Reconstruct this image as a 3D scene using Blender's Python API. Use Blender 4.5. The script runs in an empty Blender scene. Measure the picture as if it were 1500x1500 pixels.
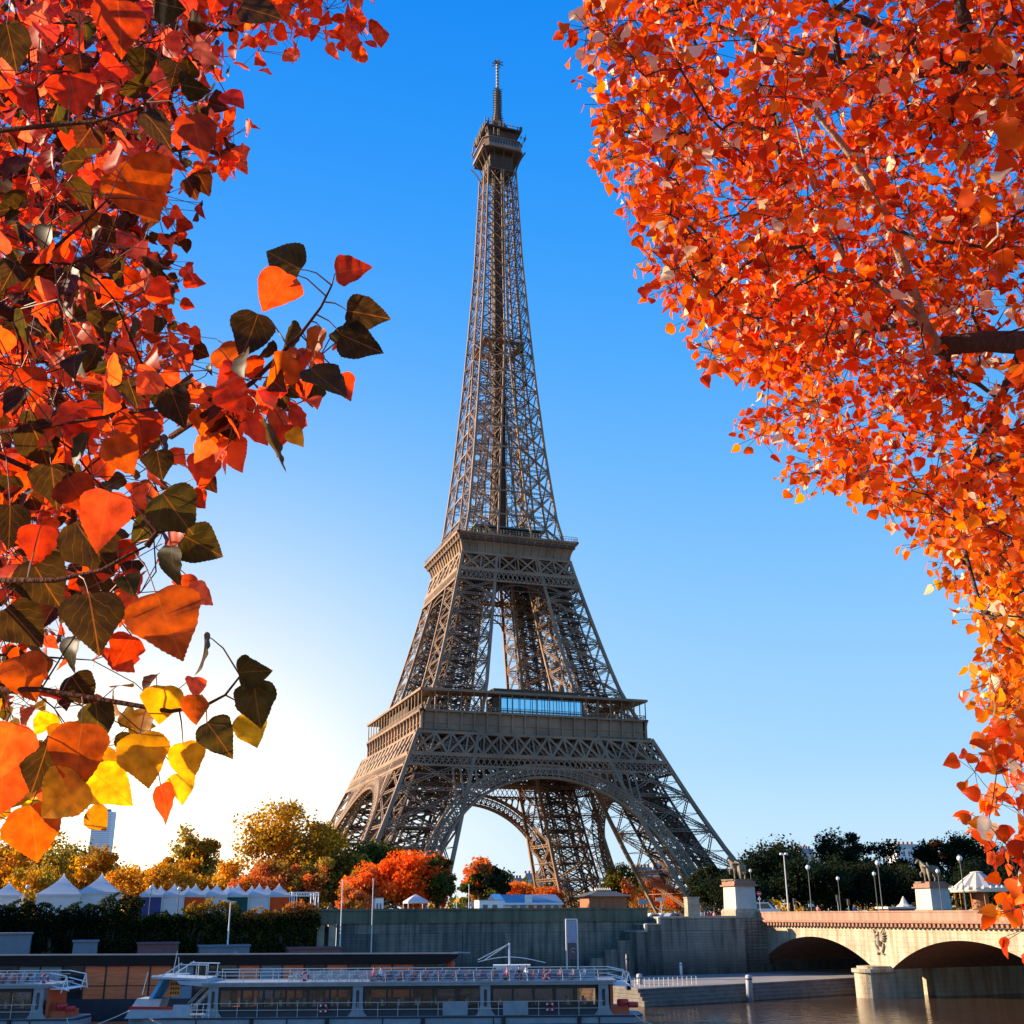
import bpy, math, random
import numpy as np
from mathutils import Vector, Matrix
R_ = math.radians
scene = bpy.context.scene
col = scene.collection

# ------------------------------------------------------------------ camera
CAM = np.array([-116.407, -345.2795, 2.5954])
FPX, PITCH, YAW, ROLL = 1651.7, 0.3421, 0.3377, -0.0071
Fw = np.array([math.sin(YAW)*math.cos(PITCH), math.cos(YAW)*math.cos(PITCH), math.sin(PITCH)])
Rt = np.array([math.cos(YAW), -math.sin(YAW), 0.0]); Up = np.cross(Rt, Fw)
_c, _s = math.cos(ROLL), math.sin(ROLL)
Rt, Up = _c*Rt+_s*Up, -_s*Rt+_c*Up
cam_d = bpy.data.cameras.new('camera'); cam = bpy.data.objects.new('camera', cam_d); col.objects.link(cam)
cam.matrix_world = Matrix(((Rt[0], Up[0], -Fw[0], CAM[0]), (Rt[1], Up[1], -Fw[1], CAM[1]), (Rt[2], Up[2], -Fw[2], CAM[2]), (0, 0, 0, 1)))
cam_d.sensor_width = 36; cam_d.lens = FPX/1500*36; cam_d.clip_start = 0.05; cam_d.clip_end = 20000
scene.camera = cam

# ------------------------------------------------------------------ light
SUN_AZ, SUN_EL = -62.0, 19.0          # azimuth from +Y, positive towards +X
GLOW_AZ, GLOW_EL = 1.5, 1.0
def dirv(az, el):
    a, e = R_(az), R_(el)
    return Vector((math.sin(a)*math.cos(e), math.cos(a)*math.cos(e), math.sin(e)))
sd = bpy.data.lights.new('sun', 'SUN'); sd.energy = 5.0; sd.angle = R_(0.55); sd.color = (1.0, 0.80, 0.56)
sun = bpy.data.objects.new('sun', sd); col.objects.link(sun)
sun.rotation_euler = (-dirv(SUN_AZ, SUN_EL)).to_track_quat('-Z', 'Y').to_euler()
W = bpy.data.worlds.new("World"); scene.world = W; W.use_nodes = True
nt = W.node_tree; nt.nodes.clear()
def N(t, **k):
    n = nt.nodes.new(t)
    for a, b in k.items(): setattr(n, a, b)
    return n
L = lambda a, b: nt.links.new(a, b)
wo = N('ShaderNodeOutputWorld'); bg = N('ShaderNodeBackground'); bg.inputs[1].default_value = 0.076
sky = N('ShaderNodeTexSky'); sky.sky_type = 'NISHITA'; sky.sun_disc = False
sky.sun_elevation = R_(SUN_EL); sky.sun_rotation = R_(SUN_AZ); sky.air_density = 1.0; sky.dust_density = 0.4; sky.ozone_density = 3.0
hs = N('ShaderNodeHueSaturation'); hs.inputs['Saturation'].default_value = 1.3; hs.inputs['Value'].default_value = 1.15; hs.inputs['Hue'].default_value = 0.503
L(sky.outputs[0], hs.inputs['Color'])
tc = N('ShaderNodeTexCoord')
# bright thin haze around the low morning glow, a function of sky direction
dp = N('ShaderNodeVectorMath', operation='DOT_PRODUCT'); g = dirv(GLOW_AZ, GLOW_EL); dp.inputs[1].default_value = g
L(tc.outputs['Generated'], dp.inputs[0])
ac = N('ShaderNodeMath', operation='ARCCOSINE'); L(dp.outputs['Value'], ac.inputs[0])
def gauss(sig, amp):
    a = N('ShaderNodeMath', operation='DIVIDE'); L(ac.outputs[0], a.inputs[0]); a.inputs[1].default_value = R_(sig)
    b = N('ShaderNodeMath', operation='POWER'); L(a.outputs[0], b.inputs[0]); b.inputs[1].default_value = 2
    c = N('ShaderNodeMath', operation='MULTIPLY'); L(b.outputs[0], c.inputs[0]); c.inputs[1].default_value = -0.5
    d = N('ShaderNodeMath', operation='EXPONENT'); L(c.outputs[0], d.inputs[0])
    e = N('ShaderNodeMath', operation='MULTIPLY'); L(d.outputs[0], e.inputs[0]); e.inputs[1].default_value = amp
    return e.outputs[0]
def vscale(colr, f):
    v = N('ShaderNodeVectorMath', operation='SCALE'); v.inputs[0].default_value = colr; L(f, v.inputs['Scale']); return v.outputs[0]
def vadd(a, b):
    v = N('ShaderNodeVectorMath', operation='ADD'); L(a, v.inputs[0]); L(b, v.inputs[1]); return v.outputs[0]
mixf = gauss(9.2, .85)
glow = vadd(vscale((1.0, 0.74, 0.42), gauss(4.5, 7.0)), vadd(vscale((1.0, 0.9, 0.7), gauss(9.5, 2.2)), vscale((1.0, 0.86, 0.82), gauss(16, .8))))
# clear-sky colour by elevation, laid over the physical sky
sx_ = N('ShaderNodeSeparateXYZ'); L(tc.outputs['Generated'], sx_.inputs[0])
rp = N('ShaderNodeValToRGB'); cr = rp.color_ramp; cr.interpolation = 'B_SPLINE'
cr.elements[0].position = 0.0; cr.elements[0].color = (.64, .83, .98, 1); cr.elements[1].position = 1.0; cr.elements[1].color = (.001, .10, .60, 1)
for p_, c_ in ((.12, (.42, .72, 1.0, 1)), (.42, (.045, .415, 1.0, 1)), (.70, (.0005, .265, 1.0, 1))): e_ = cr.elements.new(p_); e_.color = c_
L(sx_.outputs[2], rp.inputs[0])
rs = N('ShaderNodeVectorMath', operation='SCALE'); L(rp.outputs[0], rs.inputs[0]); rs.inputs['Scale'].default_value = 5.6
ns = N('ShaderNodeVectorMath', operation='SCALE'); L(hs.outputs[0], ns.inputs[0]); ns.inputs['Scale'].default_value = 0.08
wmx = N('ShaderNodeMix'); wmx.data_type = 'RGBA'; L(mixf, wmx.inputs['Factor']); L(vadd(rs.outputs[0], ns.outputs[0]), wmx.inputs['A']); wmx.inputs['B'].default_value = (5.6, 4.6, 2.6, 1)
L(vadd(wmx.outputs['Result'], glow), bg.inputs[0]); L(bg.outputs[0], wo.inputs[0])
scene.view_settings.view_transform = 'Standard'; scene.view_settings.look = 'None'
scene.view_settings.exposure = 1.15; scene.view_settings.gamma = 1.0
scene.cycles.max_bounces = 6; scene.cycles.transparent_max_bounces = 12
scene.cycles.diffuse_bounces = 3; scene.cycles.glossy_bounces = 3; scene.cycles.transmission_bounces = 4
scene.cycles.sample_clamp_indirect = 6

# ------------------------------------------------------------------ helpers
def ray(x, y): return Fw+Rt*(x-750)/FPX-Up*(y-750)/FPX
def ony(x, y, Y): d = ray(x, y); return CAM+d*(Y-CAM[1])/d[1]
def onz(x, y, z): d = ray(x, y); return CAM+d*(z-CAM[2])/d[2]
def dep(x, y, t): return CAM+ray(x, y)*t            # point at forward depth t
def pxm(p): return FPX/float((np.asarray(p)-CAM)@Fw)   # photo pixels per metre at p

class MB:
    """collects geometry and links it as one mesh object"""
    def __init__(s): s.V = []; s.Fq = []; s.Fn = []; s.n = 0
    def add(s, v, quads=None, ngons=None):
        v = np.asarray(v, float).reshape(-1, 3)
        if quads is not None and len(quads): s.Fq.append(np.asarray(quads, int)+s.n)
        if ngons:
            for f in ngons: s.Fn.append([i+s.n for i in f])
        s.V.append(v); s.n += len(v); return s
    def box(s, c, size, rz=0, taper=1.0):
        x, y, z = [a/2 for a in size]
        v = np.array([(-x, -y, -z), (x, -y, -z), (x, y, -z), (-x, y, -z), (-x*taper, -y*taper, z), (x*taper, -y*taper, z), (x*taper, y*taper, z), (-x*taper, y*taper, z)])
        if rz:
            a, b = math.cos(rz), math.sin(rz); v = np.stack([v[:, 0]*a-v[:, 1]*b, v[:, 0]*b+v[:, 1]*a, v[:, 2]], 1)
        return s.add(v+np.asarray(c), [(0, 3, 2, 1), (4, 5, 6, 7), (0, 1, 5, 4), (1, 2, 6, 5), (2, 3, 7, 6), (3, 0, 4, 7)])
    def bb(s, x0, x1, y0, y1, z0, z1): return s.box(((x0+x1)/2, (y0+y1)/2, (z0+z1)/2), (abs(x1-x0), abs(y1-y0), abs(z1-z0)))
    def bars(s, P, Q, w, h=None, ref=(0, 0, 1)):
        P = np.asarray(P, float).reshape(-1, 3); Q = np.asarray(Q, float).reshape(-1, 3)
        if len(P) == 0: return s
        h = w if h is None else h
        d = Q-P; d /= np.maximum(np.linalg.norm(d, axis=1, keepdims=True), 1e-9)
        r = np.broadcast_to(np.asarray(ref, float), d.shape).copy()
        par = np.abs((d*r).sum(1)/np.linalg.norm(r, axis=1)) > 0.98
        r[par] = (1, 0.3, 0)
        a = np.cross(d, r); a /= np.linalg.norm(a, axis=1, keepdims=True); b = np.cross(a, d)
        w = np.broadcast_to(np.asarray(w, float), len(P))[:, None]/2; h = np.broadcast_to(np.asarray(h, float), len(P))[:, None]/2
        v = np.stack([P-a*w-b*h, P+a*w-b*h, P+a*w+b*h, P-a*w+b*h, Q-a*w-b*h, Q+a*w-b*h, Q+a*w+b*h, Q-a*w+b*h], 1)
        f = np.array([(0, 1, 5, 4), (1, 2, 6, 5), (2, 3, 7, 6), (3, 0, 4, 7), (0, 3, 2, 1), (4, 5, 6, 7)])
        return s.add(v.reshape(-1, 3), (f[None]+np.arange(len(P))[:, None, None]*8).reshape(-1, 4))
    def bar(s, p, q, w, h=None, ref=(0, 0, 1)): return s.bars([p], [q], w, h, ref)
    def tube(s, pts, rad, n=6, caps=True):
        pts = np.asarray(pts, float); m = len(pts); rad = np.broadcast_to(np.asarray(rad, float), m)
        t = np.gradient(pts, axis=0); t /= np.maximum(np.linalg.norm(t, axis=1, keepdims=True), 1e-9)
        ref = np.array([0, 0, 1.]) if abs(t[:, 2]).mean() < 0.8 else np.array([1., 0, 0])
        a = np.cross(t, ref); a /= np.maximum(np.linalg.norm(a, axis=1, keepdims=True), 1e-9); b = np.cross(t, a)
        th = np.arange(n)*2*math.pi/n
        v = pts[:, None]+rad[:, None, None]*(a[:, None]*np.cos(th)[None, :, None]+b[:, None]*np.sin(th)[None, :, None])
        i = np.arange(m-1)[:, None]*n; j = np.arange(n)[None]; k = (j+1) % n
        q = np.stack([i+j, i+k, i+n+k, i+n+j], -1).reshape(-1, 4)
        return s.add(v.reshape(-1, 3), q, [list(range(n))[::-1], [(m-1)*n+x for x in range(n)]] if caps else None)
    def lathe(s, prof, c=(0, 0, 0), n=16, sx=1, sy=1, rot=0):
        prof = np.asarray(prof, float); m = len(prof); th = np.arange(n)*2*math.pi/n+rot
        v = np.stack([prof[:, None, 0]*np.cos(th)*sx, prof[:, None, 0]*np.sin(th)*sy, np.broadcast_to(prof[:, None, 1], (m, n))], -1)+np.asarray(c)
        i = np.arange(m-1)[:, None]*n; j = np.arange(n)[None]; k = (j+1) % n
        q = np.stack([i+j, i+k, i+n+k, i+n+j], -1).reshape(-1, 4)
        return s.add(v.reshape(-1, 3), q, [list(range(n))[::-1], [(m-1)*n+x for x in range(n)]])
    def sphere(s, c, r, n=10, m=6, sz=1):
        return s.lathe([(max(r*math.sin(math.pi*i/m), 1e-3), -r*sz*math.cos(math.pi*i/m)) for i in range(m+1)], c, n)
    def prism(s, poly, axis, a0, a1):
        """polygon of 2-D points swept along axis; axis 'x': (y,z), 'y': (x,z), 'z': (x,y)"""
        k = len(poly); V = []
        for a in (a0, a1):
            for (u, w) in poly: V.append({'x': (a, u, w), 'y': (u, a, w), 'z': (u, w, a)}[axis])
        return s.add(V, [(i, (i+1) % k, k+(i+1) % k, k+i) for i in range(k)], [list(range(k))[::-1], list(range(k, 2*k))])
    def grid(s, v):
        """v: (m,n,3) grid of points"""
        m, n = v.shape[:2]; i = np.arange(m-1)[:, None]*n; j = np.arange(n-1)[None]
        return s.add(v.reshape(-1, 3), np.stack([i+j, i+j+1, i+n+j+1, i+n+j], -1).reshape(-1, 4))
    def build(s, name, mat, parent=None, smooth=False, colors=None, uv=None, loc=None):
        me = bpy.data.meshes.new(name); V = np.concatenate(s.V)
        fq = np.concatenate(s.Fq) if s.Fq else np.zeros((0, 4), int)
        nl = fq.size+sum(len(f) for f in s.Fn); npoly = len(fq)+len(s.Fn)
        me.vertices.add(len(V)); me.vertices.foreach_set('co', V.ravel())
        me.loops.add(nl); me.polygons.add(npoly)
        lv = np.concatenate([fq.ravel()]+[np.array(f) for f in s.Fn]) if npoly else np.zeros(0)
        tot = np.concatenate([np.full(len(fq), 4), np.array([len(f) for f in s.Fn], int)]).astype(int)
        me.loops.foreach_set('vertex_index', lv.astype(np.int32))
        me.polygons.foreach_set('loop_start', (np.cumsum(tot)-tot).astype(np.int32))
        me.polygons.foreach_set('use_smooth', np.full(npoly, bool(smooth)))
        me.update(calc_edges=True)
        if uv is not None:
            u = me.uv_layers.new(name='UVMap'); u.data.foreach_set('uv', np.asarray(uv)[lv.astype(int)].astype(np.float32).ravel())
        if colors is not None:
            at = me.attributes.new('leafcol', 'FLOAT_COLOR', 'POINT')
            at.data.foreach_set('color', np.concatenate([colors, np.ones((len(colors), 1))], 1).astype(np.float32).ravel())
        me.validate()
        for m_ in (mat if isinstance(mat, (list, tuple)) else [mat]): me.materials.append(m_)
        o = bpy.data.objects.new(name, me); col.objects.link(o)
        if parent: o.parent = parent
        if loc is not None: o.location = loc
        return o
def tag(o, label, cat, group=None):
    o['label'] = label; o['category'] = cat
    if group: o['group'] = group
    return o
def copies(src, places):
    """more of the same part of the same thing"""
    for p in places:
        c = src.copy(); col.objects.link(c); c.parent = src.parent; c.location = [float(v) for v in p]
def thing(name, label, cat, loc=(0, 0, 0), rz=0, group=None):
    o = bpy.data.objects.new(name, None); col.objects.link(o); o.location = [float(v) for v in loc]; o.rotation_euler = (0, 0, rz)
    return tag(o, label, cat, group)
def struct(o): o['kind'] = 'structure'; return o
def dup(root, loc, rz, label, scale=None):
    r = root.copy(); col.objects.link(r); r.location = [float(v) for v in loc]; r.rotation_euler = (0, 0, rz); r['label'] = label
    if scale is not None: r.scale = scale
    for ch in list(root.children):
        c = ch.copy(); col.objects.link(c); c.parent = r
        for gch in ch.children:
            d = gch.copy(); col.objects.link(d); d.parent = c
    return r

# ------------------------------------------------------------------ materials
def mat(name, c, rough=0.6, metal=0.0, var=0.15, scale=1.5, bump=0.0, bscale=None, c2=None, spec=0.5, coord='Object', stretch=(1, 1, 1)):
    m = bpy.data.materials.new(name); m.use_nodes = True; t = m.node_tree; b = t.nodes['Principled BSDF']
    b.inputs['Roughness'].default_value = rough; b.inputs['Metallic'].default_value = metal; b.inputs['Specular IOR Level'].default_value = spec
    tcn = t.nodes.new('ShaderNodeTexCoord'); mp = t.nodes.new('ShaderNodeMapping'); mp.inputs['Scale'].default_value = stretch
    t.links.new(tcn.outputs[coord], mp.inputs['Vector'])
    n = t.nodes.new('ShaderNodeTexNoise'); n.inputs['Scale'].default_value = scale; n.inputs['Detail'].default_value = 6; n.inputs['Roughness'].default_value = 0.65
    t.links.new(mp.outputs[0], n.inputs['Vector'])
    r = t.nodes.new('ShaderNodeValToRGB'); r.color_ramp.elements[0].position = 0.3; r.color_ramp.elements[1].position = 0.7
    lo = c2 if c2 else tuple(max(0, x*(1-var)) for x in c); hi = tuple(min(1, x*(1+(0 if c2 else var))) for x in c)
    r.color_ramp.elements[0].color = (*lo, 1); r.color_ramp.elements[1].color = (*hi, 1)
    t.links.new(n.outputs['Fac'], r.inputs['Fac']); t.links.new(r.outputs['Color'], b.inputs['Base Color'])
    if bump:
        n2 = t.nodes.new('ShaderNodeTexNoise'); n2.inputs['Scale'].default_value = bscale or scale*6; n2.inputs['Detail'].default_value = 4
        t.links.new(mp.outputs[0], n2.inputs['Vector'])
        bp = t.nodes.new('ShaderNodeBump'); bp.inputs['Strength'].default_value = bump; bp.inputs['Distance'].default_value = 0.1
        t.links.new(n2.outputs['Fac'], bp.inputs['Height']); t.links.new(bp.outputs[0], b.inputs['Normal'])
    return m
def stone(name, c, c2, axes, bw=1.6, bh=0.55, mortar=0.6, streak=0.5, streakc=(0.05, 0.05, 0.04), rough=0.85, patch=False):
    """ashlar courses with blotches and vertical run-off stains"""
    m = bpy.data.materials.new(name); m.use_nodes = True; t = m.node_tree; b = t.nodes['Principled BSDF']; b.inputs['Roughness'].default_value = rough
    tcn = t.nodes.new('ShaderNodeTexCoord'); sp = t.nodes.new('ShaderNodeSeparateXYZ'); t.links.new(tcn.outputs['Object'], sp.inputs[0])
    cb = t.nodes.new('ShaderNodeCombineXYZ'); t.links.new(sp.outputs[axes[0]], cb.inputs[0]); t.links.new(sp.outputs[axes[1]], cb.inputs[1])
    br = t.nodes.new('ShaderNodeTexBrick'); br.inputs['Scale'].default_value = 1; br.inputs['Brick Width'].default_value = bw; br.inputs['Row Height'].default_value = bh
    br.inputs['Mortar Size'].default_value = 0.025; br.inputs['Color1'].default_value = (*c, 1); br.inputs['Color2'].default_value = (*c2, 1)
    br.inputs['Mortar'].default_value = (*[x*mortar for x in c2], 1); t.links.new(cb.outputs[0], br.inputs['Vector'])
    n = t.nodes.new('ShaderNodeTexNoise'); n.inputs['Scale'].default_value = 0.35; n.inputs['Detail'].default_value = 8; n.inputs['Roughness'].default_value = 0.7
    t.links.new(tcn.outputs['Object'], n.inputs['Vector'])
    mp = t.nodes.new('ShaderNodeMapping'); mp.inputs['Scale'].default_value = (1.3, 1.3, 0.10); t.links.new(tcn.outputs['Object'], mp.inputs['Vector'])
    n2 = t.nodes.new('ShaderNodeTexNoise'); n2.inputs['Scale'].default_value = 1.0; n2.inputs['Detail'].default_value = 6; t.links.new(mp.outputs[0], n2.inputs['Vector'])
    r1 = t.nodes.new('ShaderNodeMapRange'); r1.inputs[1].default_value = 0.42; r1.inputs[2].default_value = 0.68; r1.inputs[4].default_value = streak; t.links.new(n2.outputs['Fac'], r1.inputs[0])
    mx = t.nodes.new('ShaderNodeMix'); mx.data_type = 'RGBA'; t.links.new(r1.outputs[0], mx.inputs['Factor']); t.links.new(br.outputs['Color'], mx.inputs['A']); mx.inputs['B'].default_value = (*streakc, 1)
    mu = t.nodes.new('ShaderNodeMix'); mu.data_type = 'RGBA'; mu.blend_type = 'MULTIPLY'; mu.inputs['Factor'].default_value = 0.7
    t.links.new(mx.outputs['Result'], mu.inputs['A'])
    r2 = t.nodes.new('ShaderNodeMapRange'); r2.inputs[1].default_value = 0.22; r2.inputs[2].default_value = 0.78; r2.inputs[3].default_value = 0.6; r2.inputs[4].default_value = 1.3
    t.links.new(n.outputs['Fac'], r2.inputs[0]); t.links.new(r2.outputs[0], mu.inputs['B']); t.links.new(mu.outputs['Result'], b.inputs['Base Color'])
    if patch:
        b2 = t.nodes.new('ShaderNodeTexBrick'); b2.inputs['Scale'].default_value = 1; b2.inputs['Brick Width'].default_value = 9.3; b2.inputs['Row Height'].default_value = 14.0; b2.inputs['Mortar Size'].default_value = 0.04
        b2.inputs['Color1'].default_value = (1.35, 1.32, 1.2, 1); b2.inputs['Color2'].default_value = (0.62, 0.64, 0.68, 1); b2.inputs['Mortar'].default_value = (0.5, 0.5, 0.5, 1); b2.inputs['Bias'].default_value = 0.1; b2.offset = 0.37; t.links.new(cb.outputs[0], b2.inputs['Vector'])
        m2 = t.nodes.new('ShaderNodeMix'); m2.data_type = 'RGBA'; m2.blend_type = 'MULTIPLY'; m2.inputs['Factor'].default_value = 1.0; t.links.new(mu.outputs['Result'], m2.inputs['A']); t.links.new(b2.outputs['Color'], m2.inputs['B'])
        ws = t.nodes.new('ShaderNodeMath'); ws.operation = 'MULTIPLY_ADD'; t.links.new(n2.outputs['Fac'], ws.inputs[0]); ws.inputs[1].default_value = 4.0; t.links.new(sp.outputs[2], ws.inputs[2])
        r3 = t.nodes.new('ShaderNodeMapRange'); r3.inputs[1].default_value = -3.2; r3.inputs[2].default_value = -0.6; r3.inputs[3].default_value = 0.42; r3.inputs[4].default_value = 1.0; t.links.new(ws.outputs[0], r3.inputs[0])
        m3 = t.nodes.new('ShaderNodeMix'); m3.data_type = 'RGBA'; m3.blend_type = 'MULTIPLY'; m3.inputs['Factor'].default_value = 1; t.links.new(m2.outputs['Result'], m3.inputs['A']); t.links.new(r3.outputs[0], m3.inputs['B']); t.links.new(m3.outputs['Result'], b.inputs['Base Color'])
    bp = t.nodes.new('ShaderNodeBump'); bp.inputs['Strength'].default_value = 0.6; bp.inputs['Distance'].default_value = 0.08
    n3 = t.nodes.new('ShaderNodeTexNoise'); n3.inputs['Scale'].default_value = 5; n3.inputs['Detail'].default_value = 4; t.links.new(tcn.outputs['Object'], n3.inputs['Vector'])
    ad = t.nodes.new('ShaderNodeMath'); ad.operation = 'SUBTRACT'; t.links.new(n3.outputs['Fac'], ad.inputs[0]); t.links.new(br.outputs['Fac'], ad.inputs[1])
    t.links.new(ad.outputs[0], bp.inputs['Height']); t.links.new(bp.outputs[0], b.inputs['Normal'])
    return m
def leafmat(name, trans=0.5, veins=False, rough=0.45, boost=1.5, spec=0.4):
    m = bpy.data.materials.new(name); m.use_nodes = True; t = m.node_tree; b = t.nodes['Principled BSDF']; out = t.nodes['Material Output']
    b.inputs['Roughness'].default_value = rough; b.inputs['Specular IOR Level'].default_value = spec
    a = t.nodes.new('ShaderNodeAttribute'); a.attribute_name = 'leafcol'; c = a.outputs['Color']
    if veins:
        uv = t.nodes.new('ShaderNodeTexCoord'); sp = t.nodes.new('ShaderNodeSeparateXYZ'); t.links.new(uv.outputs['UV'], sp.inputs[0])
        def M(op, x, y=None):
            n = t.nodes.new('ShaderNodeMath'); n.operation = op
            for i, v in enumerate((x, y)):
                if v is None: continue
                if isinstance(v, (int, float)): n.inputs[i].default_value = v
                else: t.links.new(v, n.inputs[i])
            return n.outputs[0]
        ax = M('ABSOLUTE', sp.outputs[0]); mid = M('LESS_THAN', ax, 0.012)
        nv = t.nodes.new('ShaderNodeTexNoise'); nv.inputs['Scale'].default_value = 3.0; t.links.new(uv.outputs['UV'], nv.inputs['Vector']); w = M('FRACT', M('MULTIPLY', M('ADD', M('SUBTRACT', sp.outputs[1], M('POWER', ax, 0.75)), M('MULTIPLY', nv.outputs['Fac'], 0.35)), 4.6)); sv = M('LESS_THAN', M('ABSOLUTE', M('SUBTRACT', w, 0.5)), M('SUBTRACT', 0.034, M('MULTIPLY', ax, 0.05)))
        vn = M('MAXIMUM', mid, M('MULTIPLY', sv, 0.55))
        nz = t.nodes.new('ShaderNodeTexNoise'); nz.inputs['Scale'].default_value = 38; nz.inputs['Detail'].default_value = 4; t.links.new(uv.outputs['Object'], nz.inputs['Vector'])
        mr = t.nodes.new('ShaderNodeMapRange'); mr.inputs[1].default_value = 0.3; mr.inputs[2].default_value = 0.7; mr.inputs[3].default_value = 0.5; mr.inputs[4].default_value = 1.25; t.links.new(nz.outputs['Fac'], mr.inputs[0])  # dark blotches paint shadowing across the leaf
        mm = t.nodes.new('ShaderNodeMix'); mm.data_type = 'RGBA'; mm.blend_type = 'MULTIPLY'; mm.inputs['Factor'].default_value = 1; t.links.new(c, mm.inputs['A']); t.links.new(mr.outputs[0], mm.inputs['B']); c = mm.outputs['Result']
        mx = t.nodes.new('ShaderNodeMix'); mx.data_type = 'RGBA'; t.links.new(M('MULTIPLY', vn, 0.32), mx.inputs['Factor']); t.links.new(c, mx.inputs['A']); mx.inputs['B'].default_value = (0.50, 0.17, 0.05, 1); c = mx.outputs['Result']
    t.links.new(c, b.inputs['Base Color'])
    tr = t.nodes.new('ShaderNodeBsdfTranslucent'); hsn = t.nodes.new('ShaderNodeHueSaturation'); hsn.inputs['Saturation'].default_value = 1.1; hsn.inputs['Value'].default_value = boost
    t.links.new(c, hsn.inputs['Color']); t.links.new(hsn.outputs[0], tr.inputs['Color'])
    mx = t.nodes.new('ShaderNodeMixShader'); mx.inputs[0].default_value = trans; t.links.new(b.outputs[0], mx.inputs[1]); t.links.new(tr.outputs[0], mx.inputs[2]); t.links.new(mx.outputs[0], out.inputs['Surface'])
    return m
def glassmat(name, tint, refl=0.25, rough=0.03):
    m = bpy.data.materials.new(name); m.use_nodes = True; t = m.node_tree; t.nodes.remove(t.nodes['Principled BSDF']); out = t.nodes['Material Output']
    tr = t.nodes.new('ShaderNodeBsdfTransparent'); tr.inputs[0].default_value = (*tint, 1); gl = t.nodes.new('ShaderNodeBsdfGlossy'); gl.inputs['Roughness'].default_value = rough
    fr = t.nodes.new('ShaderNodeFresnel'); fr.inputs[0].default_value = 1.5; ad = t.nodes.new('ShaderNodeMath'); ad.operation = 'ADD'; ad.inputs[1].default_value = refl; ad.use_clamp = True
    t.links.new(fr.outputs[0], ad.inputs[0]); mx = t.nodes.new('ShaderNodeMixShader'); t.links.new(ad.outputs[0], mx.inputs[0]); t.links.new(tr.outputs[0], mx.inputs[1]); t.links.new(gl.outputs[0], mx.inputs[2]); t.links.new(mx.outputs[0], out.inputs['Surface'])
    return m
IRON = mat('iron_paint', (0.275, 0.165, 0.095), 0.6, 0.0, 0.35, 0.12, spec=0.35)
IRON_D = mat('iron_inner_shade', (0.085, 0.05, 0.03), 0.6, 0.0, 0.2, 0.3, spec=0.3)  # same iron darkened: shade of inner and under parts put into the colour
BLUEGLASS = mat('pavilion_glass', (0.35, 0.75, 0.95), 0.05, 0.9, 0.05, 0.5)
STONE_B = stone('bridge_stone', (0.50, 0.43, 0.31), (0.45, 0.38, 0.27), (1, 2), 1.9, 0.62, 0.80, 0.75, (0.24, 0.13, 0.06))
STONE_P = stone('parapet_stone', (0.34, 0.185, 0.125), (0.28, 0.155, 0.105), (1, 2), 2.6, 1.3, 0.7, 0.5, (0.46, 0.31, 0.22))
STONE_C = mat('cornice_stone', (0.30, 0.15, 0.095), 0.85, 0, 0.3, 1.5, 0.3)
STONE_W = stone('quay_stone', (0.19, 0.185, 0.155), (0.165, 0.16, 0.14), (0, 2), 4.2, 0.40, 0.78, 0.9, (0.045, 0.046, 0.036), patch=True)
STONE_WT = stone('quay_parapet', (0.15, 0.15, 0.095), (0.12, 0.122, 0.08), (0, 2), 4.5, 3.0, 0.7, 0.6, (0.04, 0.045, 0.03))
STONE_PED = mat('pedestal_stone', (0.47, 0.44, 0.39), 0.8, 0, 0.12, 0.8, 0.15)
STONE_PEDB = mat('pedestal_base', (0.33, 0.28, 0.20), 0.9, 0, 0.35, 0.9, 0.3)
STATUE = mat('statue_stone', (0.22, 0.18, 0.12), 0.85, 0, 0.4, 1.3, 0.4)
PAVE = mat('quay_paving', (0.26, 0.23, 0.20), 0.9, 0, 0.25, 0.25, 0.2)
STEPSTONE = stone('quay_steps', (0.20, 0.17, 0.14), (0.17, 0.145, 0.12), (0, 2), 5.0, 0.42, 0.45, 0.4)
GROUND = mat('ground_gravel', (0.17, 0.14, 0.10), 0.95, 0, 0.3, 0.08, 0.2, 3)
ASPHALT = mat('asphalt', (0.055, 0.053, 0.05), 0.9, 0, 0.25, 0.5, 0.2)
WHITE = mat('white_paint', (0.78, 0.78, 0.77), 0.45, 0, 0.05, 0.7)
PALE = mat('boat_paint', (0.27, 0.30, 0.32), 0.4, 0, 0.2, 0.9)
NAVY = mat('navy_paint', (0.020, 0.030, 0.050), 0.4, 0, 0.3, 0.8)
BLACKISH = mat('dark_frame', (0.018, 0.017, 0.017), 0.5, 0, 0.3, 1)
CANOPY = mat('dark_canopy', (0.018, 0.008, 0.006), 0.95, 0, 0.3, 0.4)
STEEL = mat('steel', (0.55, 0.56, 0.57), 0.35, 0.3, 0.1, 2)
RED = mat('red_paint', (0.55, 0.02, 0.02), 0.45, 0, 0.1, 2)
ORANGE = mat('orange_paint', (0.62, 0.10, 0.03), 0.5, 0, 0.15, 2)
YORANGE = mat('amber_board', (0.75, 0.26, 0.02), 0.5, 0, 0.2, 3)
WOOD = mat('varnished_panel', (0.88, 0.18, 0.06), 0.4, 0, 0.3, 1.2, stretch=(0.4, 1, 4))
CREAM = mat('cream_cloth', (0.66, 0.58, 0.45), 0.7, 0, 0.1, 2)
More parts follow.
